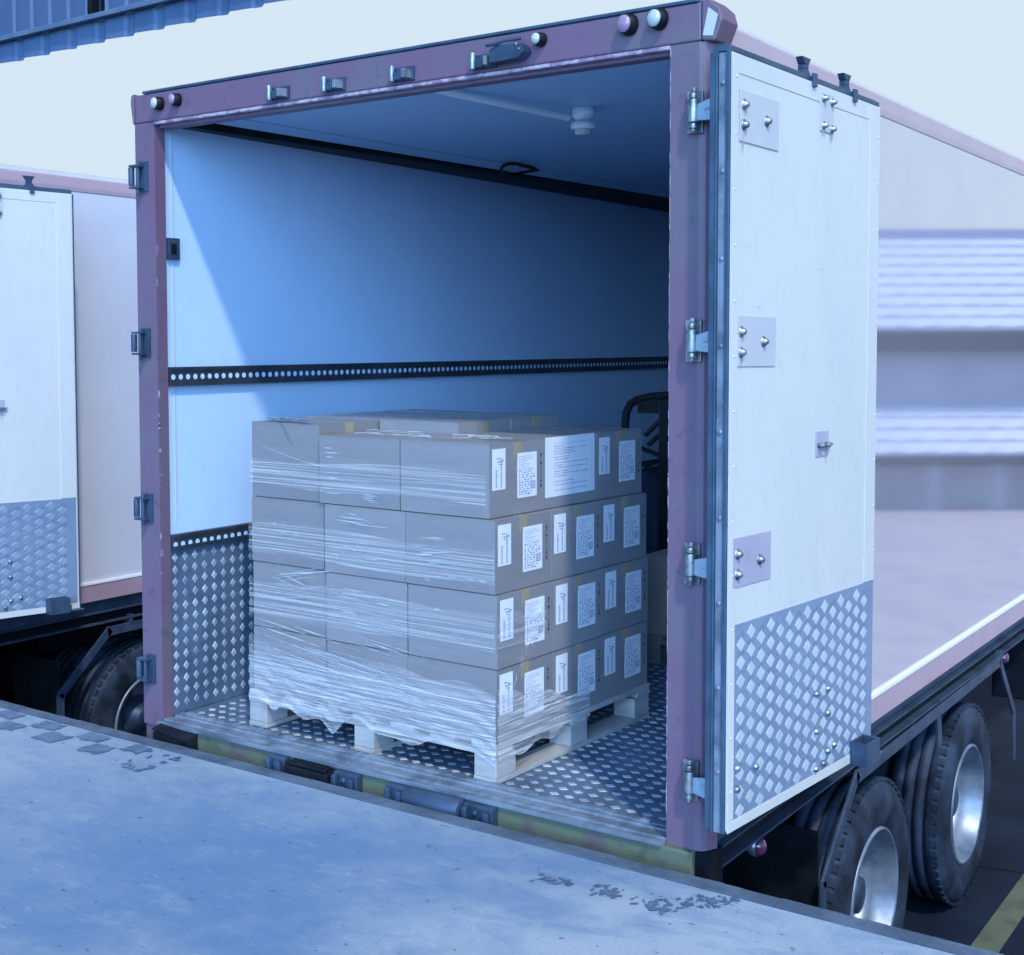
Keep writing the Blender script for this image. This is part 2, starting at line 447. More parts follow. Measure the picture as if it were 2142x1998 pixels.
    def mesh(self, name, mats):
        me = bpy.data.meshes.new(name)
        me.from_pydata(self.v, [], self.f)
        for q in (mats if isinstance(mats, (list, tuple)) else [mats]):
            me.materials.append(MT[q])
        me.polygons.foreach_set('material_index', self.mi)
        me.polygons.foreach_set('use_smooth', self.sm)
        me.update()
        import bmesh
        bm = bmesh.new(); bm.from_mesh(me)
        bmesh.ops.recalc_face_normals(bm, faces=bm.faces)
        bm.to_mesh(me); bm.free()
        return me
    def build(self, name, mats, parent=None, bevel=0.0, seg=2):
        ob = bpy.data.objects.new(name, self.mesh(name, mats))
        COL.objects.link(ob)
        if parent is not None:
            ob.parent = parent
            if parent.type == 'EMPTY' and 'base' in parent.keys():
                ob.location = -Vector(parent['base'])
        if bevel:
            md = ob.modifiers.new('bevel', 'BEVEL')
            md.width = bevel; md.segments = seg; md.limit_method = 'ANGLE'; md.angle_limit = rad(40)
        return ob
BOXF = [[3, 2, 1, 0], [4, 5, 6, 7], [0, 1, 5, 4], [1, 2, 6, 5], [2, 3, 7, 6], [3, 0, 4, 7]]

def thing(name, label, cat, base=(0, 0, 0), group=None):
    o = bpy.data.objects.new(name, None)
    COL.objects.link(o)
    o.location = base
    o['base'] = list(base)
    o.empty_display_size = 0.3
    return tag(o, label, cat, group)
def tag(o, label, cat, group=None):
    o['label'] = label
    o['category'] = cat
    if group:
        o['group'] = group
    return o
def struct(o, kind='structure'):
    o['kind'] = kind
    return o
def copy_tree(o, parent=None):
    c = o.copy()
    COL.objects.link(c)
    if parent is not None:
        c.parent = parent
    for ch in list(o.children):
        copy_tree(ch, c)
    return c

GZ = -1.31        # yard level; the truck floor is z = 0 and the dock z = -0.05
DZ = -0.05

# ------------------------------------------------------------------ ground, dock
struct(MB().add([(-300, -300, GZ), (300, -300, GZ), (300, 300, GZ), (-300, 300, GZ)], [[0, 1, 2, 3]]).build('ground', 'asphalt'))
struct(MB().add([(3.6, 4.6, GZ + .004), (60, 4.6, GZ + .004), (60, 70, GZ + .004), (3.6, 70, GZ + .004)], [[0, 1, 2, 3]]).build('pavement', 'slab'))
j = MB()
j.add([(2.0, 3.70, GZ + .004), (2.61, 3.78, GZ + .004), (2.61, 3.80, GZ + .004), (2.0, 3.72, GZ + .004)], [[0, 1, 2, 3]])
struct(j.build('paving_joint', 'joint'))
struct(MB().add([(2.62, -0.2, GZ + .005), (2.745, -0.2, GZ + .005), (2.745, 16, GZ + .005), (2.62, 16, GZ + .005)], [[0, 1, 2, 3]]).build('road_marking', 'yellow_line'))

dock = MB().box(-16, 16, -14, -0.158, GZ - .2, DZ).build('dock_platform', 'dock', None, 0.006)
struct(dock)
edge = MB()
N = 150
for i in range(N):          # steel nosing with a knocked-about inner edge
    x0, x1 = -3 + i * 0.06, -3 + (i + 1) * 0.06
    w0 = -0.158
    edge.box(x0, x1 - .0004, w0, -0.098 + rnd.uniform(-.0015, .0015), DZ - .25, DZ + 0.003 + rnd.uniform(-.001, .001))
edge.build('edge_strip', 'steel_edge', dock)
def blob(mb, cx, cy, rx, ry, z, n=14, jag=0.45, rot=0.0):
    vs = [(cx, cy, z)]
    for k in range(n):
        a = 2 * math.pi * k / n
        q = 1 + rnd.uniform(-jag, jag)
        x, y = rx * q * math.cos(a), ry * q * math.sin(a)
        vs.append((cx + x * math.cos(rot) - y * math.sin(rot), cy + x * math.sin(rot) + y * math.cos(rot), z))
    mb.add(vs, [[0, 1 + k, 1 + (k + 1) % n] for k in range(n)])
paint = MB()
zP = DZ + .0035
def patch(x0, x1, y0, y1, n=5):
    """a worn square: jagged outline"""
    pts = []
    for (ax, ay), (bx, by) in (((x0, y0), (x1, y0)), ((x1, y0), (x1, y1)), ((x1, y1), (x0, y1)), ((x0, y1), (x0, y0))):
        for k in range(n):
            t = k / n
            pts.append((ax + (bx - ax) * t + rnd.uniform(-.009, .009), ay + (by - ay) * t + rnd.uniform(-.012, .012), zP))
    c = ((x0 + x1) / 2, (y0 + y1) / 2, zP)
    paint.add([c] + pts, [[0, 1 + k, 1 + (k + 1) % len(pts)] for k in range(len(pts))])
for i, x in enumerate((-0.68, -0.54, -0.40, -0.26, -0.12, 0.02, 0.16)):
    q = 1 - max(0, i - 4) * 0.15
    if i % 2 == 0:
        patch(x, x + .135 * q, -0.262, -0.178)
    else:
        patch(x, x + .135 * q, -0.365 + (1 - q) * .04, -0.268)
for i in range(16):
    blob(paint, rnd.uniform(0.22, 0.44), rnd.uniform(-.40, -.2), rnd.uniform(.008, .03), rnd.uniform(.006, .016), zP + i * 1e-4, 9, .5, rnd.uniform(0, 3))
for (cx, cy, nn, sp) in ((2.20, -.375, 9, .035), (2.255, -.36, 6, .03), (2.375, -.33, 9, .045), (2.40, -.36, 6, .03), (2.53, -.335, 12, .05), (2.57, -.37, 8, .04), (2.66, -.235, 14, .055), (2.70, -.19, 8, .03), (2.62, -.28, 7, .04)):
    for i in range(nn * 2):
        blob(paint, cx + rnd.gauss(0, sp * .55), cy + rnd.gauss(0, sp * .4), rnd.uniform(.003, .015), rnd.uniform(.002, .009), zP + rnd.uniform(0, .001), 9, .55, rnd.uniform(0, 3))
paint.build('worn_paint', 'old_paint', dock)

# ------------------------------------------------------------------ box truck (built once, copied for the neighbour)
TB = (1.265, 3.6, GZ)
truck = thing('box_truck', 'open white box truck with a purple-red rear frame, its wrapped pallet load inside', 'truck', TB, 'box trucks backed up to the dock')
L = 7.2
def part(mb, name, mats, bevel=0.0, parent=None):
    return mb.build(name, mats, parent or truck, bevel)

# rear frame
cb = MB().box(0, .115, 0, .055, -.03, 2.43).box(.0, .10, .012, .055, -.30, -.032)
for k in range(14):          # chipped inner edge of the post
    z = rnd.uniform(.05, 2.2)
    cb.box(.1152, .1158, .0005, .004 + rnd.uniform(0, .012), z, z + rnd.uniform(.005, .03), 1)
part(cb, 'rear_post', ['purple', 'chip'], .005)
cb = MB().prism([(2.40, 0), (2.495, 0), (2.515, .006), (2.528, .02), (2.545, .06), (2.40, .06)], 'z', -.012, 2.43)
for k in range(90):
    z = rnd.uniform(.05, 2.4)
    cb.box(2.3993, 2.4012 + rnd.uniform(0, .0012), -.0006, .004, z, z + rnd.uniform(.008, .05), 1)
part(cb, 'rear_post', ['purple', 'chip'], .004)
hd = part(MB().box(.0, 2.50, 0, .06, 2.432, 2.545).box(.12, 2.398, .02, .075, 2.405, 2.43), 'header', 'purple', .006)
MB().box(.118, 2.40, -.004, .019, 2.418, 2.43).build('header_trim', 'chip', hd, .002)
MB().box(.05, 2.49, -.004, .09, 2.546, 2.557).build('roof_edge', 'gasket', hd, .003)
cc = part(MB().prism([(2.502, 2.432), (2.545, 2.425), (2.570, 2.485), (2.560, 2.520), (2.530, 2.548), (2.502, 2.553)], 'y', -.004, .11), 'corner_cap', 'purple', .006)
MB().add([(2.5465, .012, 2.432), (2.5465, .07, 2.432), (2.5665, .07, 2.482), (2.5665, .012, 2.482)], [[0, 1, 2, 3]]).add([(2.508, -.0055, 2.445), (2.540, -.0055, 2.44), (2.556, -.0055, 2.50), (2.525, -.0055, 2.525)], [[0, 1, 2, 3]]).build('corner_plate', 'plate', cc)
part(MB().prism([(-.016, 2.546), (-.020, 2.515), (-.008, 2.43), (-.001, 2.43), (-.001, 2.552)], 'y', -.004, .1), 'corner_cap', 'purple', .004)

# body shell
part(MB().box(2.50, 2.530, .062, L, .141, 2.415), 'side_panel', 'side')
part(MB().box(0.0, .03, .062, L, .141, 2.415), 'side_panel', 'side')
part(MB().prism([(2.48, 2.4155), (2.534, 2.4155), (2.536, 2.44), (2.534, 2.49), (2.525, 2.4985), (2.48, 2.50)], 'y', .112, L), 'cant_rail', 'pink', .003)
part(MB().prism([(.05, 2.4155), (-.004, 2.4155), (-.006, 2.44), (-.004, 2.49), (.005, 2.4985), (.05, 2.50)], 'y', .112, L), 'cant_rail', 'pink', .003)
for x0, x1, xs in ((2.49, 2.538, 2.541), (-.008, .04, -.011)):
    sk = part(MB().box(x0, x1, .062, L, .03, .14), 'skirt_rail', 'pink', .003)
    MB().box(min(x0 + .03, xs - .002), max(x1 - .03, xs + .002), .062, L, .132, .1465).build('rail_bead', 'plastic', sk)
part(MB().box(.046, 2.484, .092, L - .01, 2.503, 2.530), 'roof', 'white_door')
part(MB().box(.03, 2.50, L - .08, L - .002, .0, 2.50), 'front_wall', 'white_door')

# interior
lw = part(MB().box(.055, .10, .057, L - .09, .002, 2.43), 'wall_lining', 'lining')
MB().box(.1008, .104, .1, .104 + .0, .80, 2.40).build('lining_seam', 'plate', lw)
part(MB().box(2.405, 2.45, .062, L - .09, .002, 2.43), 'wall_lining', 'lining')
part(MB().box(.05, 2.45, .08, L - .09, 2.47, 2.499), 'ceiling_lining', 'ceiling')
# dark rail plus ceiling shade built as one tapered bar, with its cove strip
part(MB().hexa([(.102, .1, 2.424), (.15, .1, 2.424), (.45, L - .1, 2.424), (.102, L - .1, 2.424), (.102, .1, 2.468), (.17, .1, 2.468), (.60, L - .1, 2.468), (.102, L - .1, 2.468)]), 'ceiling_rail_shade', 'black')
part(MB().hexa([(.172, .1, 2.452), (.26, .1, 2.466), (.76, L - .1, 2.466), (.604, L - .1, 2.446), (.172, .1, 2.469), (.26, .1, 2.469), (.76, L - .1, 2.469), (.604, L - .1, 2.469)]), 'cove_strip', 'ceiling')
lp = MB().tube([(.46 + .12 * math.sin(t * .52) , 2.05 + .2 * t / 12 + .1 * math.cos(t * .52), 2.455 - .03 * math.sin(t * .52) ** 2) for t in range(13)], .008)
part(lp, 'hanging_loop', 'black')

def tread(x0, x1, y0, y1, plane, pu, pitch, a, b, h, off=0.0):
    """alternating lozenges over a sheet; plane 'z' = floor at z=off, 'x' = wall at x=off"""
    mb = MB()
    i = 0
    xx = x0 + pu / 2
    while xx < x1 - pu / 3:
        yy = y0 + pitch / 2
        while yy < y1 - pitch / 3:
            if plane == 'z':
                mb.lozenge((xx, yy, off), (1, 0, 0), (0, 1, 0), (0, 0, 1), a, b, h, 1)
            else:
                mb.lozenge((off, xx, yy), (0, 1, 0), (0, 0, 1), (1, 0, 0), a, b, h, 1)
            yy += pitch
        xx += pu; i += 1
    return mb
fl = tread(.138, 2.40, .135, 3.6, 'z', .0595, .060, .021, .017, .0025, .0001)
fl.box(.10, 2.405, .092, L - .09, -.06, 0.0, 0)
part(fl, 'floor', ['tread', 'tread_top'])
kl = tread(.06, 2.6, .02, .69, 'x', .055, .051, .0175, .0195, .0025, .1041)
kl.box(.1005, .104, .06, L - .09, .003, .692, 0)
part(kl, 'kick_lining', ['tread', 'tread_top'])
def track(z0, z1, zh):
    mb = MB().box(.1005, .122, .062, L - .1, z0, z1, 0)
    mb.box(.1225, .126, .062, L - .1, z0, z0 + .014, 0).box(.1225, .126, .062, L - .1, z1 - .014, z1, 0)
    for k in range(150):
        y = .076 + .0405 * k
        mb.lathe((.1222, y, zh), (1, 0, 0), [(0, .0008), (.0112, .0008), (.0116, 0)], 10, 1, False)
    part(mb, 'cargo_track', ['bracket_dark', 'lining'])
MT['bracket_dark'] = mat('dark cargo track', (0.055, 0.075, 0.10), 0.45, 0.4, second=(0.035, 0.045, 0.065), vscale=6)
track(1.368, 1.446, 1.405)
track(.694, .756, .714)
sk = MB().box(.1005, .118, .066, .126, 1.885, 1.972, 0).box(.1182, .1195, .078, .108, 1.905, 1.95, 1)
part(sk, 'wall_socket', ['bracket', 'black'], .002)
ll = MB().lathe((1.545, .945, 2.469), (0, 0, -1), [(.03, -.001), (.042, .0), (.044, .02), (.044, .036), (.030, .05), (.030, .058), (.048, .059), (.049, .082), (.044, .086)], 24)
lamp = part(ll, 'ceiling_lamp', 'plastic')
MB().lathe((1.545, .945, 2.383), (0, 0, -1), [(.043, 0), (.036, .001), (.033, .017), (.027, .022), (0, .024)], 20).build('lamp_lens', 'lens', lamp)
part(MB().tube([(1.345, .09, 2.455), (1.36, .30, 2.452), (1.50, .905, 2.428)], .014, 8), 'cable_conduit', 'plastic', .002)

# sill and rear beam
sl_ = MB()
ys = [-.030, -.016, -.014, .002, .004, .030, .033, .060, .064, .098]
zs = [.004, .004, .000, .000, .006, .006, .001, .001, .008, .006]
for i in range(len(ys) - 1):
    x0, x1 = .117, 2.398
    sl_.add([(x0, ys[i], -.012), (x1, ys[i], -.012), (x1, ys[i + 1], -.012), (x0, ys[i + 1], -.012), (x0, ys[i], zs[i]), (x1, ys[i], zs[i]), (x1, ys[i + 1], zs[i + 1]), (x0, ys[i + 1], zs[i + 1])], BOXF)
so_ = part(sl_, 'sill', 'alu')
MB().box(.118, 2.397, -.034, -.0302, -.010, .0045).build('sill_nosing', 'rim', so_, .001)
rl = MB()
for k in range(70):        # dented lip at the back of the sill
    x = .12 + k * .0325
    rl.box(x, x + .0323, .085 + rnd.uniform(-.004, .004), .112 + rnd.uniform(-.005, .005), .004, .013 + rnd.uniform(-.004, .004))
part(rl, 'sill_lip', 'alu', .002)
beam = part(MB().box(.118, 2.499, -.022, .05, -.30, -.0125), 'rear_beam', 'beam', .006)
def bracket(x0, x1):
    mb = MB().box(x0, x1, -.060, -.024, -.075, -.012)
    mb.box(x0 + .008, x0 + .03, -.085, -.061, -.085, -.018).box(x1 - .035, x1 - .008, -.080, -.061, -.095, -.025)
    mb.dome((x0 + .05, -.061, -.04), (0, -1, 0), .012, .008)
    mb.build('roller_bracket', 'bracket', beam, .006)
for a, b in ((.76, .845), (1.088, 1.20), (1.335, 1.42), (1.668, 1.79)):
    bracket(a, b)
rb = MB().hexa([(.862, -.078, -.13), (1.07, -.078, -.13), (1.07, -.024, -.13), (.862, -.024, -.13), (.858, -.080, -.028), (1.075, -.080, -.028), (1.075, -.024, -.018), (.858, -.024, -.018)])
for k in range(3):
    rb.box(.868 + .004 * k, 1.066 - .004 * k, -.076 + k * .017, -.066 + k * .017, -.024 + .002 * k, -.012 + .002 * k)
rb.build('buffer_block', 'black', beam, .006)
MB().cyl((1.425, -.055, -.042), (1.662, -.055, -.042), .037, 20).dome((1.5, -.089, -.03), (0, -1, .3), .006, .004).build('dock_roller', 'bracket', beam)
rb = MB().hexa([(.138, -.075, -.16), (.345, -.07, -.16), (.345, -.024, -.16), (.138, -.024, -.16), (.135, -.075, -.03), (.345, -.07, -.02), (.345, -.024, -.012), (.135, -.024, -.008)])
rb.hexa([(.136, -.08, -.02), (.34, -.078, -.04), (.34, -.03, -.03), (.136, -.03, -.006), (.136, -.08, -.012), (.34, -.078, -.024), (.34, -.03, -.014), (.136, -.03, .0)])
rb.build('buffer_block', 'black', beam, .006)

# lamps and lock keepers on the header
for x, z, mt, rr in ((.145, 2.497, 'lens', .022), (.247, 2.501, 'lens_red', .021), (1.935, 2.508, 'lens', .018), (2.252, 2.510, 'lens_red', .027), (2.354, 2.512, 'lens', .026)):
    b = part(MB().lathe((x + .012, -.0005, z), (-.25, -1, 0), [(0, 0), (rr * 1.25, 0), (rr * 1.2, .012), (rr * 1.05, .028), (rr * .9, .030)], 20), 'marker_lamp', 'black')
    MB().lathe((x + .005, -.0285, z), (-.25, -1, 0), [(rr * .98, 0), (rr * .95, .006), (rr * .6, .011), (0, .013)], 20).build('lamp_lens', mt, b)
def keeper(x, w=.09, big=False):
    mb = MB().box(x, x + w, -.012, -.001, 2.442, 2.488)
    mb.cyl((x + .008, -.026, 2.440), (x + .008, -.026, 2.494), .011, 12, 1)
    mb.box(x + .020, x + .05, -.03, -.0125, 2.445, 2.47)
    mb.prism([(x + .05, -.013), (x + .062, -.045), (x + .075, -.045), (x + .085, -.013)], 'z', 2.447, 2.476, 1)
    if big:
        mb.prism([(x + .09, 2.448), (x + .20, 2.452), (x + .222, 2.47), (x + .215, 2.495), (x + .12, 2.502), (x + .09, 2.49)], 'y', -.05, -.001)
        mb.tube([(x + .08, -.05, 2.505), (x + .11, -.056, 2.503), (x + .15, -.05, 2.512), (x + .2, -.03, 2.516)], .006, 8)
        mb.dome((x + .195, -.051, 2.495), (0, -1, 0), .005, .004, 1).dome((x + .205, -.051, 2.478), (0, -1, 0), .005, .004, 1)
    part(mb, 'lock_keeper', ['bracket', 'zinc'], .002)
keeper(.765); keeper(1.035); keeper(1.345); keeper(1.685, .09, True)

# hinges
def hinge_right(z):
    mb = MB().cyl((2.492, -.032, z - .034), (2.492, -.032, z + .034), .0175, 16)
    mb.cyl((2.492, -.032, z + .036), (2.492, -.032, z + .052), .013, 14).cyl((2.494, -.030, z + .054), (2.494, -.030, z + .068), .010, 6)
    mb.cyl((2.492, -.032, z - .052), (2.492, -.032, z - .036), .012, 14).dome((2.492, -.032, z - .053), (0, 0, -1), .009, .013)
    mb.box(2.462, 2.512, -.012, -.001, z - .062, z + .062)
    hb = part(mb, 'hinge', 'zinc', .0015)
    s = MB().hexa([(2.508, -.040, z - .030), (2.572, -.058, z - .036), (2.572, -.050, z - .036), (2.508, -.030, z - .030), (2.508, -.040, z + .018), (2.572, -.058, z + .034), (2.572, -.050, z + .034), (2.508, -.030, z + .018)])
    s.hexa([(2.535, -.055, z - .003), (2.573, -.066, z - .001), (2.573, -.058, z - .001), (2.535, -.046, z - .003), (2.535, -.055, z + .003), (2.573, -.066, z + .012), (2.573, -.058, z + .012), (2.535, -.046, z + .003)])
    s.build('hinge_strap', 'gasket_pale', hb, .003)
MT['gasket_pale'] = mat('pale blue hinge strap', (0.40, 0.50, 0.60), 0.45, 0.3, second=(0.30, 0.40, 0.52), vscale=8)
def hinge_left(z):
    mb = MB().cyl((.012, -.032, z - .036), (.012, -.032, z + .036), .0125, 14)
    mb.box(.004, .062, -.040, -.001, z + .038, z + .046).box(.004, .062, -.040, -.001, z - .048, z - .040)
    mb.box(.035, .078, -.008, -.001, z - .06, z + .06).cyl((.045, -.028, z - .07), (.045, -.028, z + .062), .007, 10)
    part(mb, 'hinge', 'bracket', .0015)
for z in (2.222, 1.545, .874, .210):
    hinge_right(z)
for z in (2.216, 1.545, .870, .205):
    hinge_left(z)

# right-hand door, folded back along the side
DA = rad(3.5)
DS, DN = Vector((math.sin(DA), math.cos(DA), 0)), Vector((math.cos(DA), -math.sin(DA), 0))
DO = Vector((2.64, -.09, 0))
W = 1.085
def D(s, z, o=0.0):
    return DO + DS * s + DN * o + Vector((0, 0, z - .012 * s))     # the free edge hangs a little lower
def dbox(mb, s0, s1, z0, z1, o0, o1, mi=0):
    vs = [D(s, z, o) for z in (z0, z1) for (s, o) in ((s0, o0), (s1, o0), (s1, o1), (s0, o1))]
    return mb.add(vs, BOXF, mi)
door = part(dbox(MB(), 0, W, .105, 2.368, -.064, 0), 'door', 'white_door', .003)
def dpart(mb, name, mats, bevel=0.0):
    return mb.build(name, mats, door, bevel)
g = MB()
dbox(g, -.010, -.001, .10, 2.372, -.066, -.048); dbox(g, -.014, -.001, .10, 2.372, -.046, -.040); dbox(g, -.012, -.001, .10, 2.372, -.014, -.001)
dbox(g, -.006, W, 2.3695, 2.384, -.06, -.002); dbox(g, .0, W, 2.3845, 2.392, -.05, -.015)
dbox(g, W + .001, W + .010, .11, 2.368, -.05, -.004)
dpart(g, 'gasket', 'gasket', .002)
e_ = MB()
dbox(e_, -.006, -.001, .10, 2.366, -.038, -.016)
for k in range(9):
    e_.dome(D(-.006, .28 + k * .25, -.026), -DS, .008, .005)
dpart(e_, 'edge_profile', 'alu')
t_ = MB()
dbox(t_, .001, .038, .135, 2.36, .0005, .0035); dbox(t_, .001, W - .002, .100, .132, .0005, .006)
dbox(t_, .99, 1.078, .715, 2.365, .0005, .004); dbox(t_, .039, .988, 2.312, 2.366, .0005, .002)
for k in range(14):
    t_.dome(D(.02, .22 + k * .16, .0035), DN, .0045, .003, 0, 8)
for k in range(10):
    t_.dome(D(1.066, .82 + k * .16, .004), DN, .0045, .003, 0, 8)
dpart(t_, 'edge_trim', 'white_door', .001)
def dplate(s0, s1, z0, z1, bolts, mt, o=.004, rr=.011):
    mb = dbox(MB(), s0, s1, z0, z1, .0005, o)
    p = dpart(mb, 'hinge_plate', mt, .001)
    for s, z in bolts:
        MB().lathe(D(s, z, o), DN, [(rr * 1.5, 0), (rr * 1.5, .003), (rr, .004), (rr * .9, .012), (rr * .5, .017), (0, .018)], 12).build('bolt', 'zinc', p)
    return p
dplate(.044, .293, 2.120, 2.268, ((.066, 2.226), (.066, 2.168), (.210, 2.198)), 'plate')
dplate(.038, .286, 1.471, 1.619, ((.060, 1.572), (.060, 1.512), (.203, 1.545)), 'plate')
dplate(.022, .267, .823, .969, ((.048, .922), (.048, .862), (.190, .890)), 'plate_lilac')
dplate(.592, .692, 2.222, 2.345, ((.612, 2.326), (.674, 2.322), (.612, 2.240), (.674, 2.236)), 'plate', .004, .009)
lp = dbox(MB(), .586, .681, 1.177, 1.259, .0005, .004)
lpo = dpart(lp, 'latch_plate', 'plate_lilac', .001)
b = MB().bar(D(.60, 1.214, .012), D(.69, 1.214, .012), .008, .008)
b.cyl(D(.603, 1.214, .004), D(.603, 1.214, .024), .009, 10).cyl(D(.655, 1.214, .004), D(.655, 1.214, .022), .009, 10)
b.build('latch_bolt', 'zinc', lpo)
kp = dbox(MB(), .040, 1.072, .1335, .712, .0005, .004, 0)
pu, pv = .0655, .0278
i = 0
s = .076
while s < 1.05:
    z = .150 + (pv if i % 2 else 0)
    while z < .70:
        kp.lozenge(D(s, z, .0041), DS, (0, 0, 1), DN, .0290, .0238, .0011, 1, .92)
        zz = z + pv
        if zz < .69:
            kp.lozenge(D(s, zz, .0041), DS, (0, 0, 1), DN, .0255, .0175, .0006, 2, .92)
        z += 2 * pv
    i += 1
    s += pu
kpo = dpart(kp, 'kick_plate', ['kick', 'kick_hi', 'kick_lo'])
for s, z in ((.05, .285), (.05, .222), (.17, .262), (.60, .40), (.69, .40), (.69, .318), (.60, .275), (.69, .19), (.745, .20), (.60, .15), (.66, .155)):
    MB().lathe(D(s, z, .0062), DN, [(.011, 0), (.010, .008), (.005, .012), (0, .013)], 10).build('bolt', 'zinc', kpo)
gr = MB()
for (s, z, ln) in ((.066, 2.166, .075), (.060, 1.510, .05), (.048, .860, .03), (.203, 1.543, .03), (.612, 2.236, .03), (.674, 2.234, .05), (.210, 2.196, .02), (.603, 1.206, .03), (.66, 1.206, .05)):
    for k in range(3):
        w = rnd.uniform(.0012, .003); x = s + rnd.uniform(-.006, .006); q = ln * rnd.uniform(.5, 1.2)
        gr.add([D(x - w, z, .0046), D(x + w, z, .0046), D(x + w * .3, z - q, .0046), D(x - w * .3, z - q, .0046)], [[0, 1, 2, 3]])
for k in range(26):
    x, z, q = rnd.uniform(.06, .98), rnd.choice((rnd.uniform(.72, .80), rnd.uniform(.75, 2.25))), rnd.uniform(.01, .05)
    a = rnd.uniform(-.6, .6)
    gr.add([D(x, z, .0007), D(x + q, z + q * a, .0007), D(x + q, z + q * a + .0016, .0007), D(x, z + .0009, .0007)], [[0, 1, 2, 3]])
dpart(gr, 'grime_streak', 'grime')
for s in (.537, .855):
    mb = MB()
    for (za, zb, wa, wb) in ((2.392, 2.410, .030, .014), (2.410, 2.425, .014, .014), (2.425, 2.446, .016, .032)):
        mb.hexa([D(s - wa, za, -.045), D(s + wa, za, -.045), D(s + wa, za, -.020), D(s - wa, za, -.020), D(s - wb, zb, -.045), D(s + wb, zb, -.045), D(s + wb, zb, -.020), D(s - wb, zb, -.020)])
    dbox(mb, s - .012, s + .012, 2.35, 2.392, .0005, .012)
    dpart(mb, 'lock_cam', 'bracket', .002)
mb = MB()
for (s0, s1, o0, o1) in ((.885, 1.0, .004, .010), (.885, 1.0, .060, .066), (.885, .891, .0105, .0595), (.994, 1.0, .0105, .0595)):
    dbox(mb, s0, s1, .095, .178, o0, o1)
dbox(mb, .892, .993, .098, .104, .0105, .0595)
dbox(mb, 1.003, 1.09, .098, .106, .02, .05); dbox(mb, 1.0, 1.02, .11, .135, .015, .04)
dpart(mb, 'door_catch', 'bracket', .002)

# left-hand door, folded back along the far side
part(MB().box(-.092, -.032, .10, 1.15, .10, 2.36), 'door', 'white_door', .004)

# underbody
run = MB().box(2.455, 2.485, .10, L, -.045, .029, 0).box(2.455, 2.512, .10, L, -.053, -.0465, 1)
run.box(2.445, 2.47, .10, L, -.112, -.054, 2).box(2.445, 2.508, .10, L, -.121, -.1135, 1).box(2.503, 2.547, -.006, .095, -.145, -.014, 2)
part(run, 'side_runner', ['bracket', 'bracket', 'chassis'])
part(MB().box(.0, .05, .10, L, -.12, .029), 'side_runner', 'chassis')
ub = MB().box(.75, .85, .06, L, -.42, -.065).box(1.68, 1.78, .06, L, -.42, -.065)
for y in (.35, 1.1, 2.5, 4.1, 5.2, 6.4):
    ub.box(.06, 2.44, y, y + .08, -.12, -.064)
part(ub, 'chassis_frame', 'chassis')
def bars(x0, x1):
    g = MB()
    g.bar(((x0 + x1) / 2, 1.45, -.178), ((x0 + x1) / 2, 3.69, -.155), x1 - x0, .055, (0, 0, 1))
    g.bar(((x0 + x1) / 2, 1.475, -.165), ((x0 + x1) / 2, 1.10, -.495), x1 - x0, .05, (0, 0, 1))
    g.bar(((x0 + x1) / 2, 1.105, -.48), ((x0 + x1) / 2, 1.10, -1.0), x1 - x0, .05, (0, 1, 0))
    g.bar(((x0 + x1) / 2, 3.68, -.145), ((x0 + x1) / 2, 4.02, -.50), x1 - x0, .045, (0, 0, 1))
    g.bar(((x0 + x1) / 2, 4.02, -.49), ((x0 + x1) / 2, 4.05, -.78), x1 - x0, .045, (0, 1, 0))
    g.bar(((x0 + x1) / 2, 2.57, -.19), ((x0 + x1) / 2, 2.60, -.335), x1 - x0, .06, (0, 1, 0))
    for y in (1.62, 3.70):
        g.box(x0 - .04, x1, y, y + .03, -.16, -.10)
    part(g, 'mudguard_bracket', 'bracket', .002)
bars(2.490, 2.502)
part(MB().box(2.05, 2.47, 1.118, 1.128, -1.12, -.30), 'mud_flap', 'black')
for y in (.53, 3.845):
    b = part(MB().cyl((2.47, y + .01, -.122), (2.47, y + .01, -.165), .008, 8).lathe((2.465, y, -.168), (1, 0, 0), [(0, -.03), (.03, -.028), (.036, -.005), (.036, .012), (.032, .016)], 18), 'side_lamp', 'zinc')
    MB().dome((2.479, y, -.168), (1, 0, 0), .032, .028, 0, 18).build('lamp_lens', 'lens_dark', b)
part(MB().box(2.2, 2.44, 4.75, 5.4, -.62, -.13), 'tool_box', 'chassis', .01)

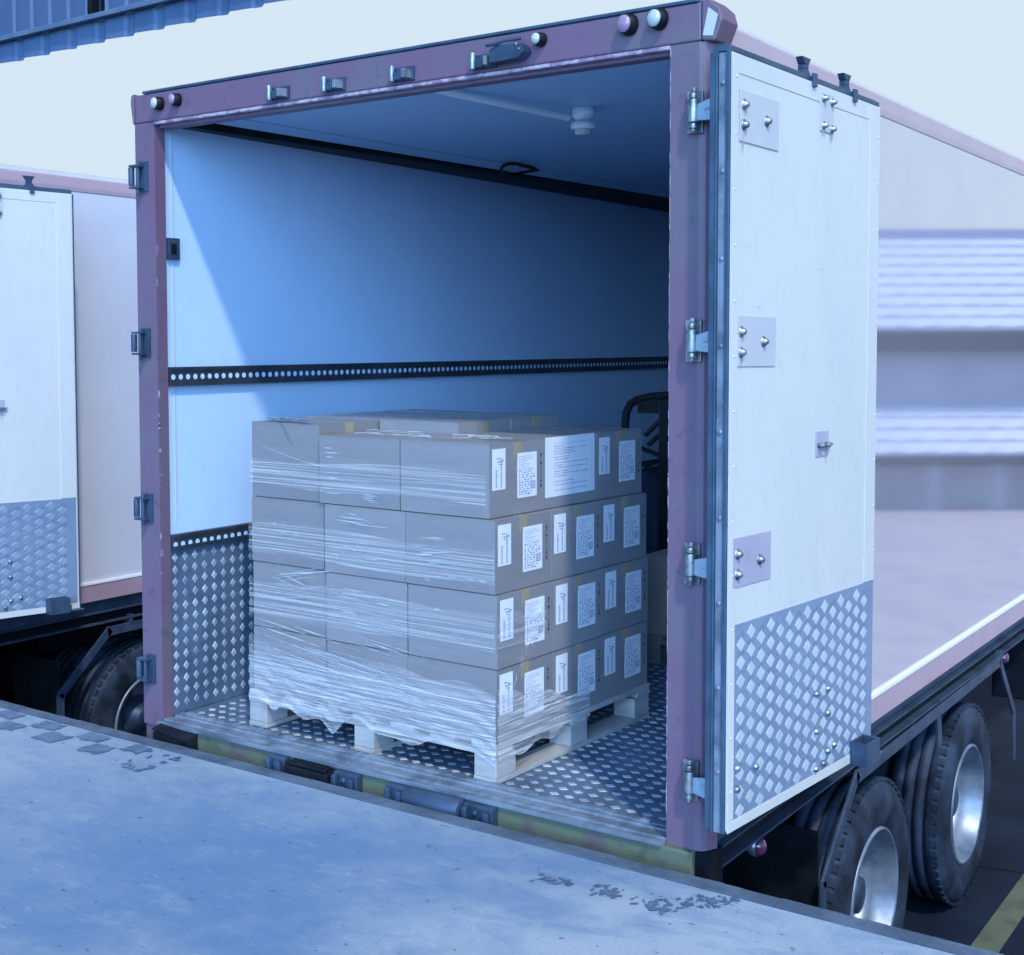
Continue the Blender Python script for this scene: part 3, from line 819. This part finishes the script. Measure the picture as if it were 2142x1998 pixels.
def wheel(y, side):
    """twin wheel; side +1 right, -1 left"""
    xo = 2.46 if side > 0 else .07
    ax = (side, 0, 0)
    cz = -.81
    hub = part(MB().lathe((xo - side * .12, y, cz), ax, [(0, .062), (.05, .06), (.075, .052), (.085, .0), (.13, -.012), (.14, -.03)], 28), 'wheel', 'bracket')
    def ty(x):
        t = MB()
        prof = [(.292, -.245), (.31, -.262), (.40, -.272), (.465, -.262), (.492, -.24), (.5, -.225)]
        for q in (-.19, -.135, -.08):
            prof += [(.5, q - .01), (.488, q - .007), (.488, q + .003), (.5, q + .006)]
        prof += [(.5, -.04), (.494, -.025), (.468, -.006), (.43, .006), (.40, .010), (.385, .008), (.36, .009), (.33, .004), (.305, -.004), (.292, -.016)]
        t.lathe((x, y, cz), ax, prof, 72)
        for k in range(56):
            a = 2 * math.pi * k / 56
            ra, ta = Vector((0, math.cos(a), math.sin(a))), Vector((0, -math.sin(a), math.cos(a)))
            t.obox(Vector((x, y, cz)) + ra * .497 - Vector(ax) * .030, ax, ta, ra, .016, .0165, .007)
        t.build('tyre', 'tyre', hub)
    ty(xo); ty(xo - side * .31)
    rm = MB().lathe((xo, y, cz), ax, [(.302, -.014), (.300, -.002), (.290, .004), (.284, -.004), (.280, -.03), (.262, -.055), (.256, -.10), (.252, -.15), (.225, -.165), (.19, -.150), (.15, -.140), (.12, -.150)], 56)
    for k in range(10):
        a = 2 * math.pi * k / 10
        rm.cyl((xo - side * .155, y + .168 * math.cos(a), cz + .168 * math.sin(a)), (xo - side * .118, y + .168 * math.cos(a), cz + .168 * math.sin(a)), .014, 6)
    rm.build('rim', 'rim', hub)
for y in (1.83, 3.26):
    wheel(y, 1); wheel(y, -1)
for y in (1.83, 3.26):
    part(MB().cyl((.3, y, -.81), (2.25, y, -.81), .07), 'axle', 'chassis')
part(MB().box(1.05, 1.45, 1.6, 3.5, -.72, -.425), 'suspension_beam', 'chassis')
for x in (.35, 2.1):
    part(MB().box(x, x + .08, 1.2, 3.9, -.30, -.121), 'wheel_arch', 'chassis')

# the neighbouring truck
t2 = copy_tree(truck)
t2.location = (TB[0] - 4.555, TB[1] + .05, TB[2])
MT['kick_pale'] = mat('lozenges with faint painted glint', (0.30, 0.39, 0.52), 0.5, 0.2, second=(0.24, 0.33, 0.46), vscale=4)  # fainter painted glint for the neighbour's kick plate
for ch in t2.children:
    for q in ch.children:
        if q.name.startswith('kick_plate'):
            q.material_slots[1].link = 'OBJECT'
            q.material_slots[1].material = MT['kick_pale']
    if ch.name.startswith('side_panel'):          # this one's sides are not polished
        ch.material_slots[0].link = 'OBJECT'
        ch.material_slots[0].material = MT['side_dull']
HG = Vector((2.60, -.06, 0))
for ch in t2.children:
    if ch.name.startswith('door') and any(c.name.startswith('kick_plate') for c in ch.children):
        Rm = Matrix.Rotation(-rad(8.5), 3, 'Z')       # its door stands a little wider open
        ch.rotation_euler = (0, 0, -rad(8.5))
        ch.location = (HG - Vector(TB)) - Rm @ HG
t2['label'] = 'white box truck parked behind on the left, only its side and folded door seen'

# ------------------------------------------------------------------ pallet and cartons
SO = Vector((1.690, .112, 0.0))
SR = rad(-1.9)
RX, RY = Vector((math.cos(SR), math.sin(SR), 0)), Vector((-math.sin(SR), math.cos(SR), 0))
FT = .0023        # top of the floor lozenges
def S(x, y, z=0.0):
    return SO + RX * x + RY * y + Vector((0, 0, z))
def make_pallet(name, label, base, rot, w, d, wood, group):
    o = bpy.data.objects.new(name, None)
    COL.objects.link(o)
    o.location = base; o.rotation_euler = (0, 0, rot)
    tag(o, label, 'pallet', group)
    for y in (0, 1, 2):
        pass
    xs = (-w, -w / 2 - .05, -.10)
    for x in xs:               # bottom runners along the depth
        MB().box(x, x + .10, 0, d, 0, .018).build('bottom_board', wood, o, .002)
    for x in xs:
        for y in (0.002, d / 2 - .06, d - .122):
            MB().box(x + .002, x + .098, y, y + .12, .0185, .098).build('block', wood, o, .003)
    for y in (0, d / 2 - .05, d - .10):
        MB().box(-w, 0, y, y + .10, .0985, .120).build('stringer_board', wood, o, .002)
    k = 7
    for i in range(k):
        x = -w + i * (w - .11) / (k - 1)
        MB().box(x, x + .11, 0.001, d - .001, .1205, .142).build('deck_board', wood, o, .002)
    return o
make_pallet('wooden_pallet', 'pale wooden pallet under the wrapped carton stack', S(0, 0, FT), SR, 1.235, 1.075, 'wood', 'pallets in the truck')

CW, CD, CH = .405, .352, .262
def carton_mesh(w, d, h):
    mb = MB().box(-w / 2, w / 2, -d / 2, d / 2, 0, h - .003, 0)
    # two top flaps meeting under a tape
    mb.box(-w / 2 + .001, w / 2 - .001, -d / 2 + .001, -.0015, h - .0028, h, 0).box(-w / 2 + .001, w / 2 - .001, .0015, d / 2 - .001, h - .0028, h, 0)
    mb.box(-w / 2 - .0008, w / 2 + .0008, -.024, .024, h + .0002, h + .0009, 1).box(-w / 2 - .0009, -w / 2 - .0002, -.024, .024, h - .06, h, 1).box(w / 2 + .0002, w / 2 + .0009, -.024, .024, h - .06, h, 1)
    return mb.mesh('carton', ['card', 'tape'])
CM = carton_mesh(CW - .005, CD - .005, CH - .003)
# sheets lie on the +x face of a carton; y' runs from the carton's near edge, z' down from the top
XF = (CW - .005) / 2
def sheet(mb, y0, y1, zt0, zt1, mi=0, x=.0012):
    X = XF + x
    mb.add([(X, y0, CH - zt1), (X, y1, CH - zt1), (X, y1, CH - zt0), (X, y0, CH - zt0)], [[0, 1, 2, 3]], mi)
def narrow_label():
    mb = MB(); R = random.Random(3)
    a, b, t, q = -CD / 2 + .020, -CD / 2 + .098, .022, .166
    mb.box(XF + .0002, XF + .0011, a, b, CH - q, CH - t)
    for (y, hh) in ((a + .024, .05), (a + .054, .075)):      # two columns of digits read sideways
        z = q - .008
        while z > q - hh - .02:
            sheet(mb, y - .006, y + .006 - R.uniform(0, .004), z - .0042, z, 1); z -= .0072
    for k in range(7):
        y = a + .018 + R.uniform(0, .04); z = t + .025 + R.uniform(0, .03)
        sheet(mb, y, y + R.uniform(.004, .018), z, z + R.uniform(.002, .006), 1, .0013)
    return mb.mesh('narrow_label', ['paper', 'ink'])
def wide_label():
    mb = MB(); R = random.Random(11)
    a, b, t, q = -CD / 2 + .172, -CD / 2 + .294, .045, .206
    mb.box(XF + .0002, XF + .0011, a, b, CH - q, CH - t)
    z = t + .012
    while z < q - .012:
        top = z < t + .06
        y = a + .008
        end = b - .01 - R.uniform(0, .07 if top else .03)
        while y < end:
            w = R.uniform(.004, .016)
            sheet(mb, y, min(y + w, end), z, z + (.0016 if top else R.uniform(.002, .005)), 1)
            y += w + R.uniform(.002, .006 if top else .012)
        z += .0055 if top else .0085
    for k in range(16):        # bar block
        y = b - .040 + k * .0021
        sheet(mb, y, y + R.uniform(.0006, .0014), q - .055, q - .030, 1, .0013)
    return mb.mesh('wide_label', ['paper', 'ink'])
def symbols():
    mb = MB()
    y, X = -CD / 2 + .322, XF + .0006
    def poly(pts):
        mb.add([(X, y + p[0], CH - p[1]) for p in pts], [list(range(len(pts)))], 0)
    z = .052      # upright arrow
    poly([(-.002, z + .024), (.002, z + .024), (.002, z + .010), (-.002, z + .010)]); poly([(-.007, z + .010), (.007, z + .010), (0, z)])
    z = .086      # goblet
    poly([(-.007, z), (.007, z), (.004, z + .009), (-.004, z + .009)]); poly([(-.001, z + .009), (.001, z + .009), (.001, z + .015), (-.001, z + .015)]); poly([(-.005, z + .015), (.005, z + .015), (.005, z + .017), (-.005, z + .017)])
    z = .113      # umbrella shaft and drops
    poly([(-.0012, z), (.0012, z), (.0012, z + .012), (-.0012, z + .012)])
    z = .135
    poly([(-.002, z), (.002, z), (.002, z + .016), (-.002, z + .016)]); poly([(-.006, z + .019), (.006, z + .019), (.006, z + .024), (-.006, z + .024)])
    z = .170
    poly([(-.006, z), (.0, z - .006), (.006, z), (.004, z + .008), (-.004, z + .008)])
    return mb.mesh('handling_symbols', ['ink_dark'])
def note_sheet():
    mb = MB(); R = random.Random(5)
    a, b, t, q = -CD / 2 - .004, CD / 2 - .012, .0, .222
    mb.box(XF + .0002, XF + .0011, a, b, CH - q, CH - t)
    z = .035
    k = 0
    while z < q - .02:
        e0 = b - .03 - R.choice((0, .02, .10, .15, .18)) - R.uniform(0, .03)
        y = a + .06
        while y < e0:
            w = R.uniform(.008, .04)
            sheet(mb, y, min(y + w, e0), z, z + R.uniform(.0016, .003), 1)
            y += w + .004
        z += R.choice((.009, .009, .013, .02)); k += 1
    sheet(mb, a + .06, b - .02, .026, .0268, 1); sheet(mb, b - .021, b - .020, .026, q - .03, 1, .0013)
    return mb.mesh('document_sheet', ['paper', 'ink'])
ML = {'narrow_label': narrow_label(), 'wide_label': wide_label(), 'handling_symbols': symbols(), 'document_sheet': note_sheet()}
LN = ['bottom', 'second', 'third', 'top']
dxs = [0.0, 0.0, -.006, -.036]
for k in range(4):
    for row in range(3):
        for c in range(3):
            ob = bpy.data.objects.new('carton', CM)
            COL.objects.link(ob)
            lift = .045 if (k == 3 and row > 0 and c < 2) else .040 if (k == 3 and row == 0 and c == 0) else 0.0
            x = -1.215 + CW * (c + .5) + dxs[k] + rnd.uniform(-.002, .002)
            y = .004 + CD * (row + .5) + rnd.uniform(-.002, .002) + (.006 if k == 3 else 0)
            if c == 0:
                x -= .012
                y += .016
            ob.location = S(x, y, FT + .143 + k * CH)
            if lift:                      # a sheet of board packs the back cartons up: they stand a little proud
                ob.scale = (1, 1, 1 + lift / CH)
                if row == 0:
                    x += .018; ob.scale[0] = .93
                    ob.location = S(x, y, FT + .143 + k * CH)
            ob.rotation_euler = (0, 0, SR + rad(rnd.uniform(-.35, .35)))
            md = ob.modifiers.new('bevel', 'BEVEL'); md.width = .003; md.segments = 2; md.limit_method = 'ANGLE'
            ly = LN[k]
            if c == 2:
                where = ('at the front right corner', 'in the middle of the labelled side', 'at the rear of the labelled side')[row]
                lab = f'grey-brown carton {where}, {ly} layer, white labels on it'
                if k == 3 and row == 1:
                    lab = 'top layer carton with a large white document sheet on its side'
            elif row == 0:
                where = ('at the left end', 'in the middle')[c]
                lab = f'plain grey-brown carton {where} of the wrapped front face, {ly} layer'
            elif k == 3:
                where = {(1, 0): 'left, second row back', (1, 1): 'centre, second row back', (2, 0): 'left, rear row', (2, 1): 'centre, rear row'}[(row, c)]
                lab = f'grey-brown carton in the top layer, {where}, standing proud of the front row'
            else:
                lab = 'grey-brown carton buried inside the wrapped stack behind the front row'
            tag(ob, lab, 'carton', 'cartons stacked on the pallet')
            if c == 2:
                for nm in (('document_sheet',) if (k == 3 and row == 1) else ('narrow_label', 'wide_label', 'handling_symbols')):
                    s_ = bpy.data.objects.new(nm, ML[nm])
                    COL.objects.link(s_); s_.parent = ob

# ------------------------------------------------------------------ stretch film
film = thing('stretch_film', 'clear glossy stretch film wound round the lower cartons and pallet', 'plastic film', (0, 0, 0))
film.location = SO; film['base'] = [0, 0, 0]; film.rotation_euler = (0, 0, SR)
sh = MB()
NX = 90
def low_edge(t):
    return .108 + .018 * math.sin(t * 17) + .008 * math.sin(t * 41 + 1) + (-.05 * math.exp(-((t - .37) / .035) ** 2)) + (-.03 * math.exp(-((t - .12) / .03) ** 2)) - .012 * t
rows = 26
pts = []
for i in range(NX + 1):
    t = i / NX
    for k in range(rows + 1):
        q = k / rows
        z0, z1 = low_edge(t), .392 - .06 * t + .012 * math.sin(t * 23)
        z = z0 + (z1 - z0) * q
        pts.append((-1.222 + 1.226 * t, -.010 - .005 * math.sin(q * 34 + t * 5 + 2 * math.sin(t * 6)) * (1 - .5 * q), z))
sh.add(pts, [[i * (rows + 1) + k, (i + 1) * (rows + 1) + k, (i + 1) * (rows + 1) + k + 1, i * (rows + 1) + k + 1] for i in range(NX) for k in range(rows)], 0, True)
pts = []
for i in range(31):           # round the right-hand corner
    t = i / 30
    for k in range(rows + 1):
        q = k / rows
        z0, z1 = .085 + .03 * t + .01 * math.sin(t * 19), .34 - .14 * t + .012 * math.sin(t * 15)
        pts.append((.010 + .003 * math.sin(q * 30 + t * 7), -.004 + .60 * t, z0 + (z1 - z0) * q))
sh.add(pts, [[i * (rows + 1) + k, (i + 1) * (rows + 1) + k, (i + 1) * (rows + 1) + k + 1, i * (rows + 1) + k + 1] for i in range(30) for k in range(rows)], 0, True)
so = sh.build('film_sheet', 'film', film)
so.location = (0, 0, 0)
def band(z0, z1, dx, seed, side=0.0, x0=-1.218):
    """one taut turn of film across the front, optionally carried round the right-hand corner"""
    b = MB(); q = random.Random(seed)
    p1, p2, sl = q.uniform(0, 6), q.uniform(0, 6), q.uniform(-.02, .03)
    nx, nz = 60, 5
    pts = []
    for i in range(nx + 1):
        t = i / nx
        a = z0 + sl * t + .007 * math.sin(t * 9 + p1); c = z1 + sl * t * .6 + .009 * math.sin(t * 7 + p2)
        for k in range(nz + 1):
            pts.append((x0 + (dx - x0) * t, -.0075 - .0012 * math.sin(k * 2.1 + t * 8), a + (c - a) * k / nz))
    b.add(pts, [[i * (nz + 1) + k, (i + 1) * (nz + 1) + k, (i + 1) * (nz + 1) + k + 1, i * (nz + 1) + k + 1] for i in range(nx) for k in range(nz)], 0, True)
    if side:
        pts = []
        for i in range(21):
            t = i / 20
            a = z0 + sl + .02 * t + .008 * math.sin(t * 8 + p1); c = z1 + sl * .6 - .05 * t + .01 * math.sin(t * 9 + p2)
            for k in range(nz + 1):
                pts.append((dx + .0075 + .001 * math.sin(k * 2 + t * 6), side * t, a + (c - a) * k / nz))
        b.add(pts, [[i * (nz + 1) + k, (i + 1) * (nz + 1) + k, (i + 1) * (nz + 1) + k + 1, i * (nz + 1) + k + 1] for i in range(20) for k in range(nz)], 0, True)
    o = b.build('film_band', 'film_thin', film)
    o.location = (0, 0, 0)
band(.455, .60, .0, 1, .30)
band(.715, .835, .0, 2)
band(.985, 1.09, -.038, 3, 0.0, -1.205)
st = MB()
def strand(x, z, ln, w, slope=0.0, face='f', off=.007):
    """one drawn-out crease of film: a thin, nearly straight sliver standing off the cartons"""
    n = 5
    vs = []
    bow = rnd.uniform(-.012, .012) * ln
    for i in range(n + 1):
        t = i / n
        wz = w * (.25 + .75 * math.sin(math.pi * min(1, .08 + t * .84)))
        zz = z + slope * ln * t + bow * math.sin(math.pi * t)
        o = off + .0012 * math.sin(t * 3)
        for sgn in (-1, 1):
            if face == 'f':
                vs.append((x + ln * t, -o - sgn * .0010, zz + sgn * wz * .6))
            else:
                vs.append((o + sgn * .0010, x + ln * t, zz + sgn * wz * .6))
    st.add(vs, [[2 * i, 2 * i + 2, 2 * i + 3, 2 * i + 1] for i in range(n)], 0, True)
# top layer: short bright ticks beside the second column, a faint long one on the first
for z in (1.145, 1.128, 1.112, 1.052, 1.034, .992, .975):
    strand(-.80 + rnd.uniform(0, .012), z, rnd.uniform(.03, .09), .0036, .0)
for i in range(5):
    strand(-.62 + rnd.uniform(0, .05), .955 + i * .007, rnd.uniform(.05, .11), .003, -.02)
strand(-1.17, 1.145, .33, .003, -.22); strand(-1.15, 1.10, .2, .002, -.2); strand(-.9, 1.085, .14, .004, -.12)
for (xa, xb, za, zb, n, l0, l1, sl_a, sl_b) in (
        (-1.12, -.95, .80, .85, 7, .02, .06, -.12, -.04),
        (-.78, -.62, .865, .915, 12, .04, .18, -.06, -.02),
        (-.80, -.60, .725, .80, 16, .02, .09, -.05, -.01),
        (-.40, -.24, .80, .86, 9, .03, .09, .0, .06),
        (-.36, -.24, .745, .80, 9, .05, .16, .06, .16),
        (-.33, -.05, .68, .72, 9, .02, .06, -.1, .1),
        (-1.16, -1.0, .63, .665, 6, .10, .24, -.28, -.20),
        (-1.14, -1.0, .52, .64, 8, .12, .30, .10, .24),
        (-.80, -.52, .47, .62, 30, .04, .20, -.06, -.02),
        (-.40, -.10, .44, .62, 9, .02, .09, -.02, .10),
        (-1.2, -.55, .34, .45, 34, .10, .36, -.17, -.10),
        (-1.2, -.5, .26, .38, 40, .15, .50, -.15, -.07),
        (-1.2, -.4, .15, .27, 46, .20, .60, -.13, -.05),
        (-.5, -.12, .17, .30, 14, .10, .30, -.08, -.03)):
    for i in range(n):
        ln = rnd.uniform(l0, l1)
        x = rnd.uniform(xa, xb)
        if x + ln > 0:
            ln = -x
        strand(x, rnd.uniform(za, zb), ln, rnd.choice((.0012, .0018, .002, .0028, .0042)), rnd.uniform(sl_a, sl_b), 'f', .009 if za > .43 else .018)
# loose pleats at the corner and down the labelled side
for i in range(26):
    t = rnd.random()
    strand(.30 - .22 * (1 - t) + rnd.uniform(-.03, .03), .30 + .30 * t + rnd.uniform(-.03, .03), rnd.uniform(.015, .05), rnd.uniform(.0015, .0045), rnd.uniform(.4, 1.8), 's', .006)
for i in range(14):
    strand(rnd.uniform(.02, .35), rnd.uniform(.18, .36), rnd.uniform(.1, .3), rnd.uniform(.001, .003), rnd.uniform(-.12, .0), 's', .014)
# film gathered on the top edges
def top_strand(x, y, ln, w, ang):
    n = 6
    vs = []
    for i in range(n + 1):
        t = i / n
        ww = w * math.sin(math.pi * min(1, .15 + .75 * t)) * (.6 + .8 * rnd.random())
        X, Y = x + ln * t * math.cos(ang), y + ln * t * math.sin(ang)
        zz = (1.238 if x < -.8 else 1.199) + .005 * rnd.random()
        vs += [(X - math.sin(ang) * ww / 2, Y + math.cos(ang) * ww / 2, zz), (X + math.sin(ang) * ww / 2, Y - math.cos(ang) * ww / 2, zz + .003)]
    st.add(vs, [[2 * i, 2 * i + 2, 2 * i + 3, 2 * i + 1] for i in range(n)], 0, True)
for i in range(26):
    x = rnd.uniform(-1.24, -.98)
    top_strand(x, .02 + (.0 - x - .98) * .25 + rnd.uniform(-.02, .05), rnd.uniform(.06, .2), rnd.uniform(.008, .022), rnd.uniform(-.45, -.05))
for i in range(14):
    top_strand(rnd.uniform(-.25, -.10), rnd.uniform(.02, .2), rnd.uniform(.02, .10), rnd.uniform(.003, .012), rnd.uniform(-.3, .9))
for i in range(9):
    top_strand(rnd.uniform(-.8, -.3), rnd.uniform(.03, .25), rnd.uniform(.1, .3), rnd.uniform(.002, .005), rnd.uniform(-.1, .1))
so = st.build('film_wrinkles', 'strand', film)
so.location = (0, 0, 0)

# ------------------------------------------------------------------ goods deeper in the truck
make_pallet('wooden_pallet', 'dark wooden pallet behind the wrapped stack, under a pale carton', Vector((2.26, 2.0, FT)), 0.0, 1.0, .55, 'wood_dim', 'pallets in the truck')
cb_ = MB().box(1.27, 1.74, 2.005, 2.45, FT + .143, .525, 0).box(1.269, 1.741, 2.21, 2.25, .5252, .5262, 1)
co = cb_.build('carton', ['card_pale', 'tape'], None, .004)
tag(co, 'pale plain carton on the dark pallet behind the wrapped stack', 'carton')
ht = thing('hand_truck', 'black tubular hand truck standing upright behind the pale carton', 'hand truck', (1.2, 2.62, FT))
MB().box(1.099, 1.415, 2.61, 2.64, .12, 1.20).build('back_panel', 'black', ht, .004)
for x in (1.035, 1.418):
    MB().box(x, x + .062, 2.60, 2.65, .016, 1.262).build('upright', 'black', ht, .005)
MB().tube([(.839, 2.6, 1.03), (.839, 2.6, 1.12), (.845, 2.6, 1.17), (.868, 2.6, 1.215), (.91, 2.6, 1.238), (.98, 2.6, 1.255), (1.10, 2.6, 1.268), (1.5, 2.6, 1.268)], .022, 10).box(.92, 1.034, 2.585, 2.60, 1.17, 1.245).build('handle', 'black', ht)
for (a, b) in (((.95, 1.05), (1.034, 1.13)), ((.97, 1.0), (1.034, 1.06)), ((.86, 1.0), (1.034, .95)), ((.86, .93), (1.034, .86)), ((1.10, 1.0), (1.42, 1.0)), ((1.10, .6), (1.42, .6))):
    MB().bar((a[0], 2.615, a[1]), (b[0], 2.615, b[1]), .02, .028, (0, 1, 0)).build('brace', 'black', ht, .003)
MB().box(1.036, 1.478, 2.656, 2.88, FT, .015).build('toe_plate', 'chassis', ht)
for x in (.985, 1.495):
    MB().lathe((x, 2.63, .115), (1, 0, 0), [(0, 0), (.05, 0), (.08, .004), (.11, .006), (.112, .03), (.08, .04), (0, .04)], 24).build('wheel', 'black', ht)

# ------------------------------------------------------------------ shed roof across the yard
cn = thing('warehouse_canopy', 'blue corrugated warehouse eave with a pale gutter, above the trucks', 'canopy', (-12, 11, GZ))
mb = MB()
def corr(y, xa, xb, z0, z1, pitch, depth, top_drift):
    x = xa
    n = int((xb - xa) / pitch)
    for i in range(n):
        x0 = xa + i * pitch
        a, b, c, d_ = x0, x0 + pitch * .62, x0 + pitch * .72, x0 + pitch * .9
        zz = lambda q: (z0 + top_drift * (q - xa), z1 + top_drift * (q - xa))
        for (p, q, yp, yq) in ((a, b, y, y), (b, c, y, y + depth), (c, d_, y + depth, y + depth), (d_, x0 + pitch, y + depth, y)):
            (pz0, pz1), (qz0, qz1) = zz(p), zz(q)
            sag = .035 * (p - x0) / pitch
            sag2 = .035 * (q - x0) / pitch
            mb.add([(p, yp, pz0 - sag), (q, yq, qz0 - (sag2 if q < x0 + pitch - 1e-6 else 0)), (q, yq, qz1), (p, yp, pz1)], [[0, 1, 2, 3]])
corr(11.0, -30, -1, 6.365, 6.80, .72, .028, .012)
mb.build('eave_fascia', 'corr', cn)
MB().hexa([(-30, 10.86, 6.70), (-1, 10.86, 7.05), (-1, 10.99, 7.05), (-30, 10.99, 6.70), (-30, 10.84, 6.78), (-1, 10.84, 7.13), (-1, 10.99, 7.13), (-30, 10.99, 6.78)]).build('gutter', 'gutter', cn, .01)
mb = MB()
corr(11.2, -30, -1, 6.85, 10.2, .5, .035, .012)
mb.build('wall_cladding', 'corr_dark', cn)
for i in range(5):
    x = -13.88 + 7.2 * (i - 2)
    MB().box(x - .06, x + .06, 11.04, 11.20, 6.75 + .012 * (x + 30), 10.2).build('cladding_joint', 'chassis', cn)
    MB().box(x + .16, x + .19, 11.13, 11.20, 6.75 + .012 * (x + 30), 10.2).build('cladding_joint', 'chassis', cn)
for x in (-24.0, -18.6):
    MB().box(x - .15, x + .15, 11.5, 11.8, GZ, 9.498).build('column', 'chassis', cn)
MB().box(-30, -1, 11.3, 16, 9.5, 9.7).build('roof', 'chassis', cn)

# ------------------------------------------------------------------ low house to the right, seen mirrored in the truck's polished side
hs = thing('brick_house', 'low brick house with pale tiled roofs, mirrored in the truck side', 'house', (7.5, 21.0, GZ))
U = Vector((-.81, .59, 0)).normalized()
Nn = Vector((-.59, -.81, 0)).normalized()       # towards the yard
HO = Vector((7.5, 21.0, 0))
def H(t, o, z):
    return HO + U * t + Nn * o + Vector((0, 0, z))
def hbox(mb, t0, t1, o0, o1, z0, z1, mi=0):
    return mb.add([H(t, o, z) for z in (z0, z1) for (t, o) in ((t0, o0), (t1, o0), (t1, o1), (t0, o1))], BOXF, mi)
T0, T1 = -9, 5
hbox(MB(), T0, T1, -6, 0, GZ, 1.75).build('wall', 'wall_lilac', hs)
hbox(MB(), T0, T1, .002, .9, GZ, -.62).build('porch_wall', 'wall_pale', hs)
def tiles(ob, oa, za, ob_, zb, courses):
    """tile courses from the eave (oa, za) up to the ridge (ob_, zb), each stepping over the next, with a wavy lip"""
    mb = MB()
    for k in range(courses):
        f0, f1 = k / courses, (k + 1) / courses
        n = 90
        vs = []
        for i in range(n + 1):
            t = T0 - .3 + (T1 - T0 + .6) * i / n
            w = .022 * math.sin(i * 1.9 + k)
            vs += [H(t, oa + (ob_ - oa) * f0, za + (zb - za) * f0 + .05 + w), H(t, oa + (ob_ - oa) * f1, za + (zb - za) * f1 + .005), H(t, oa + (ob_ - oa) * f0, za + (zb - za) * f0 - .005)]
        for i in range(n):
            a = 3 * i
            mb.add([vs[a], vs[a + 3], vs[a + 4], vs[a + 1]], [[0, 1, 2, 3]]); mb.add([vs[a + 2], vs[a + 5], vs[a + 3], vs[a]], [[0, 1, 2, 3]], 1)  # lip faces get the darker ridge colour as painted shade under each course
    mb.build('roof', ['tile', 'ridge'], hs)
tiles(None, .35, 1.76, -2.6, 3.58, 9)
hbox(MB(), T0 - .3, T1 + .3, -2.85, -2.55, 3.56, 3.76).build('ridge', 'ridge', hs)
hbox(MB(), T0 - .3, T1 + .3, .02, .34, 1.36, 1.74).build('eave_board', 'eave', hs)
tiles(None, 1.7, -.36, .01, .36, 4)
hbox(MB(), T0 - .3, T1 + .3, 1.55, 1.69, -.50, -.37).build('eave_board', 'eave', hs)
for i in range(13):
    t = T0 + .3 + i * 1.1
    hbox(MB(), t, t + .14, 1.45, 1.6, GZ, -.5).build('porch_post', 'wall_lilac', hs)
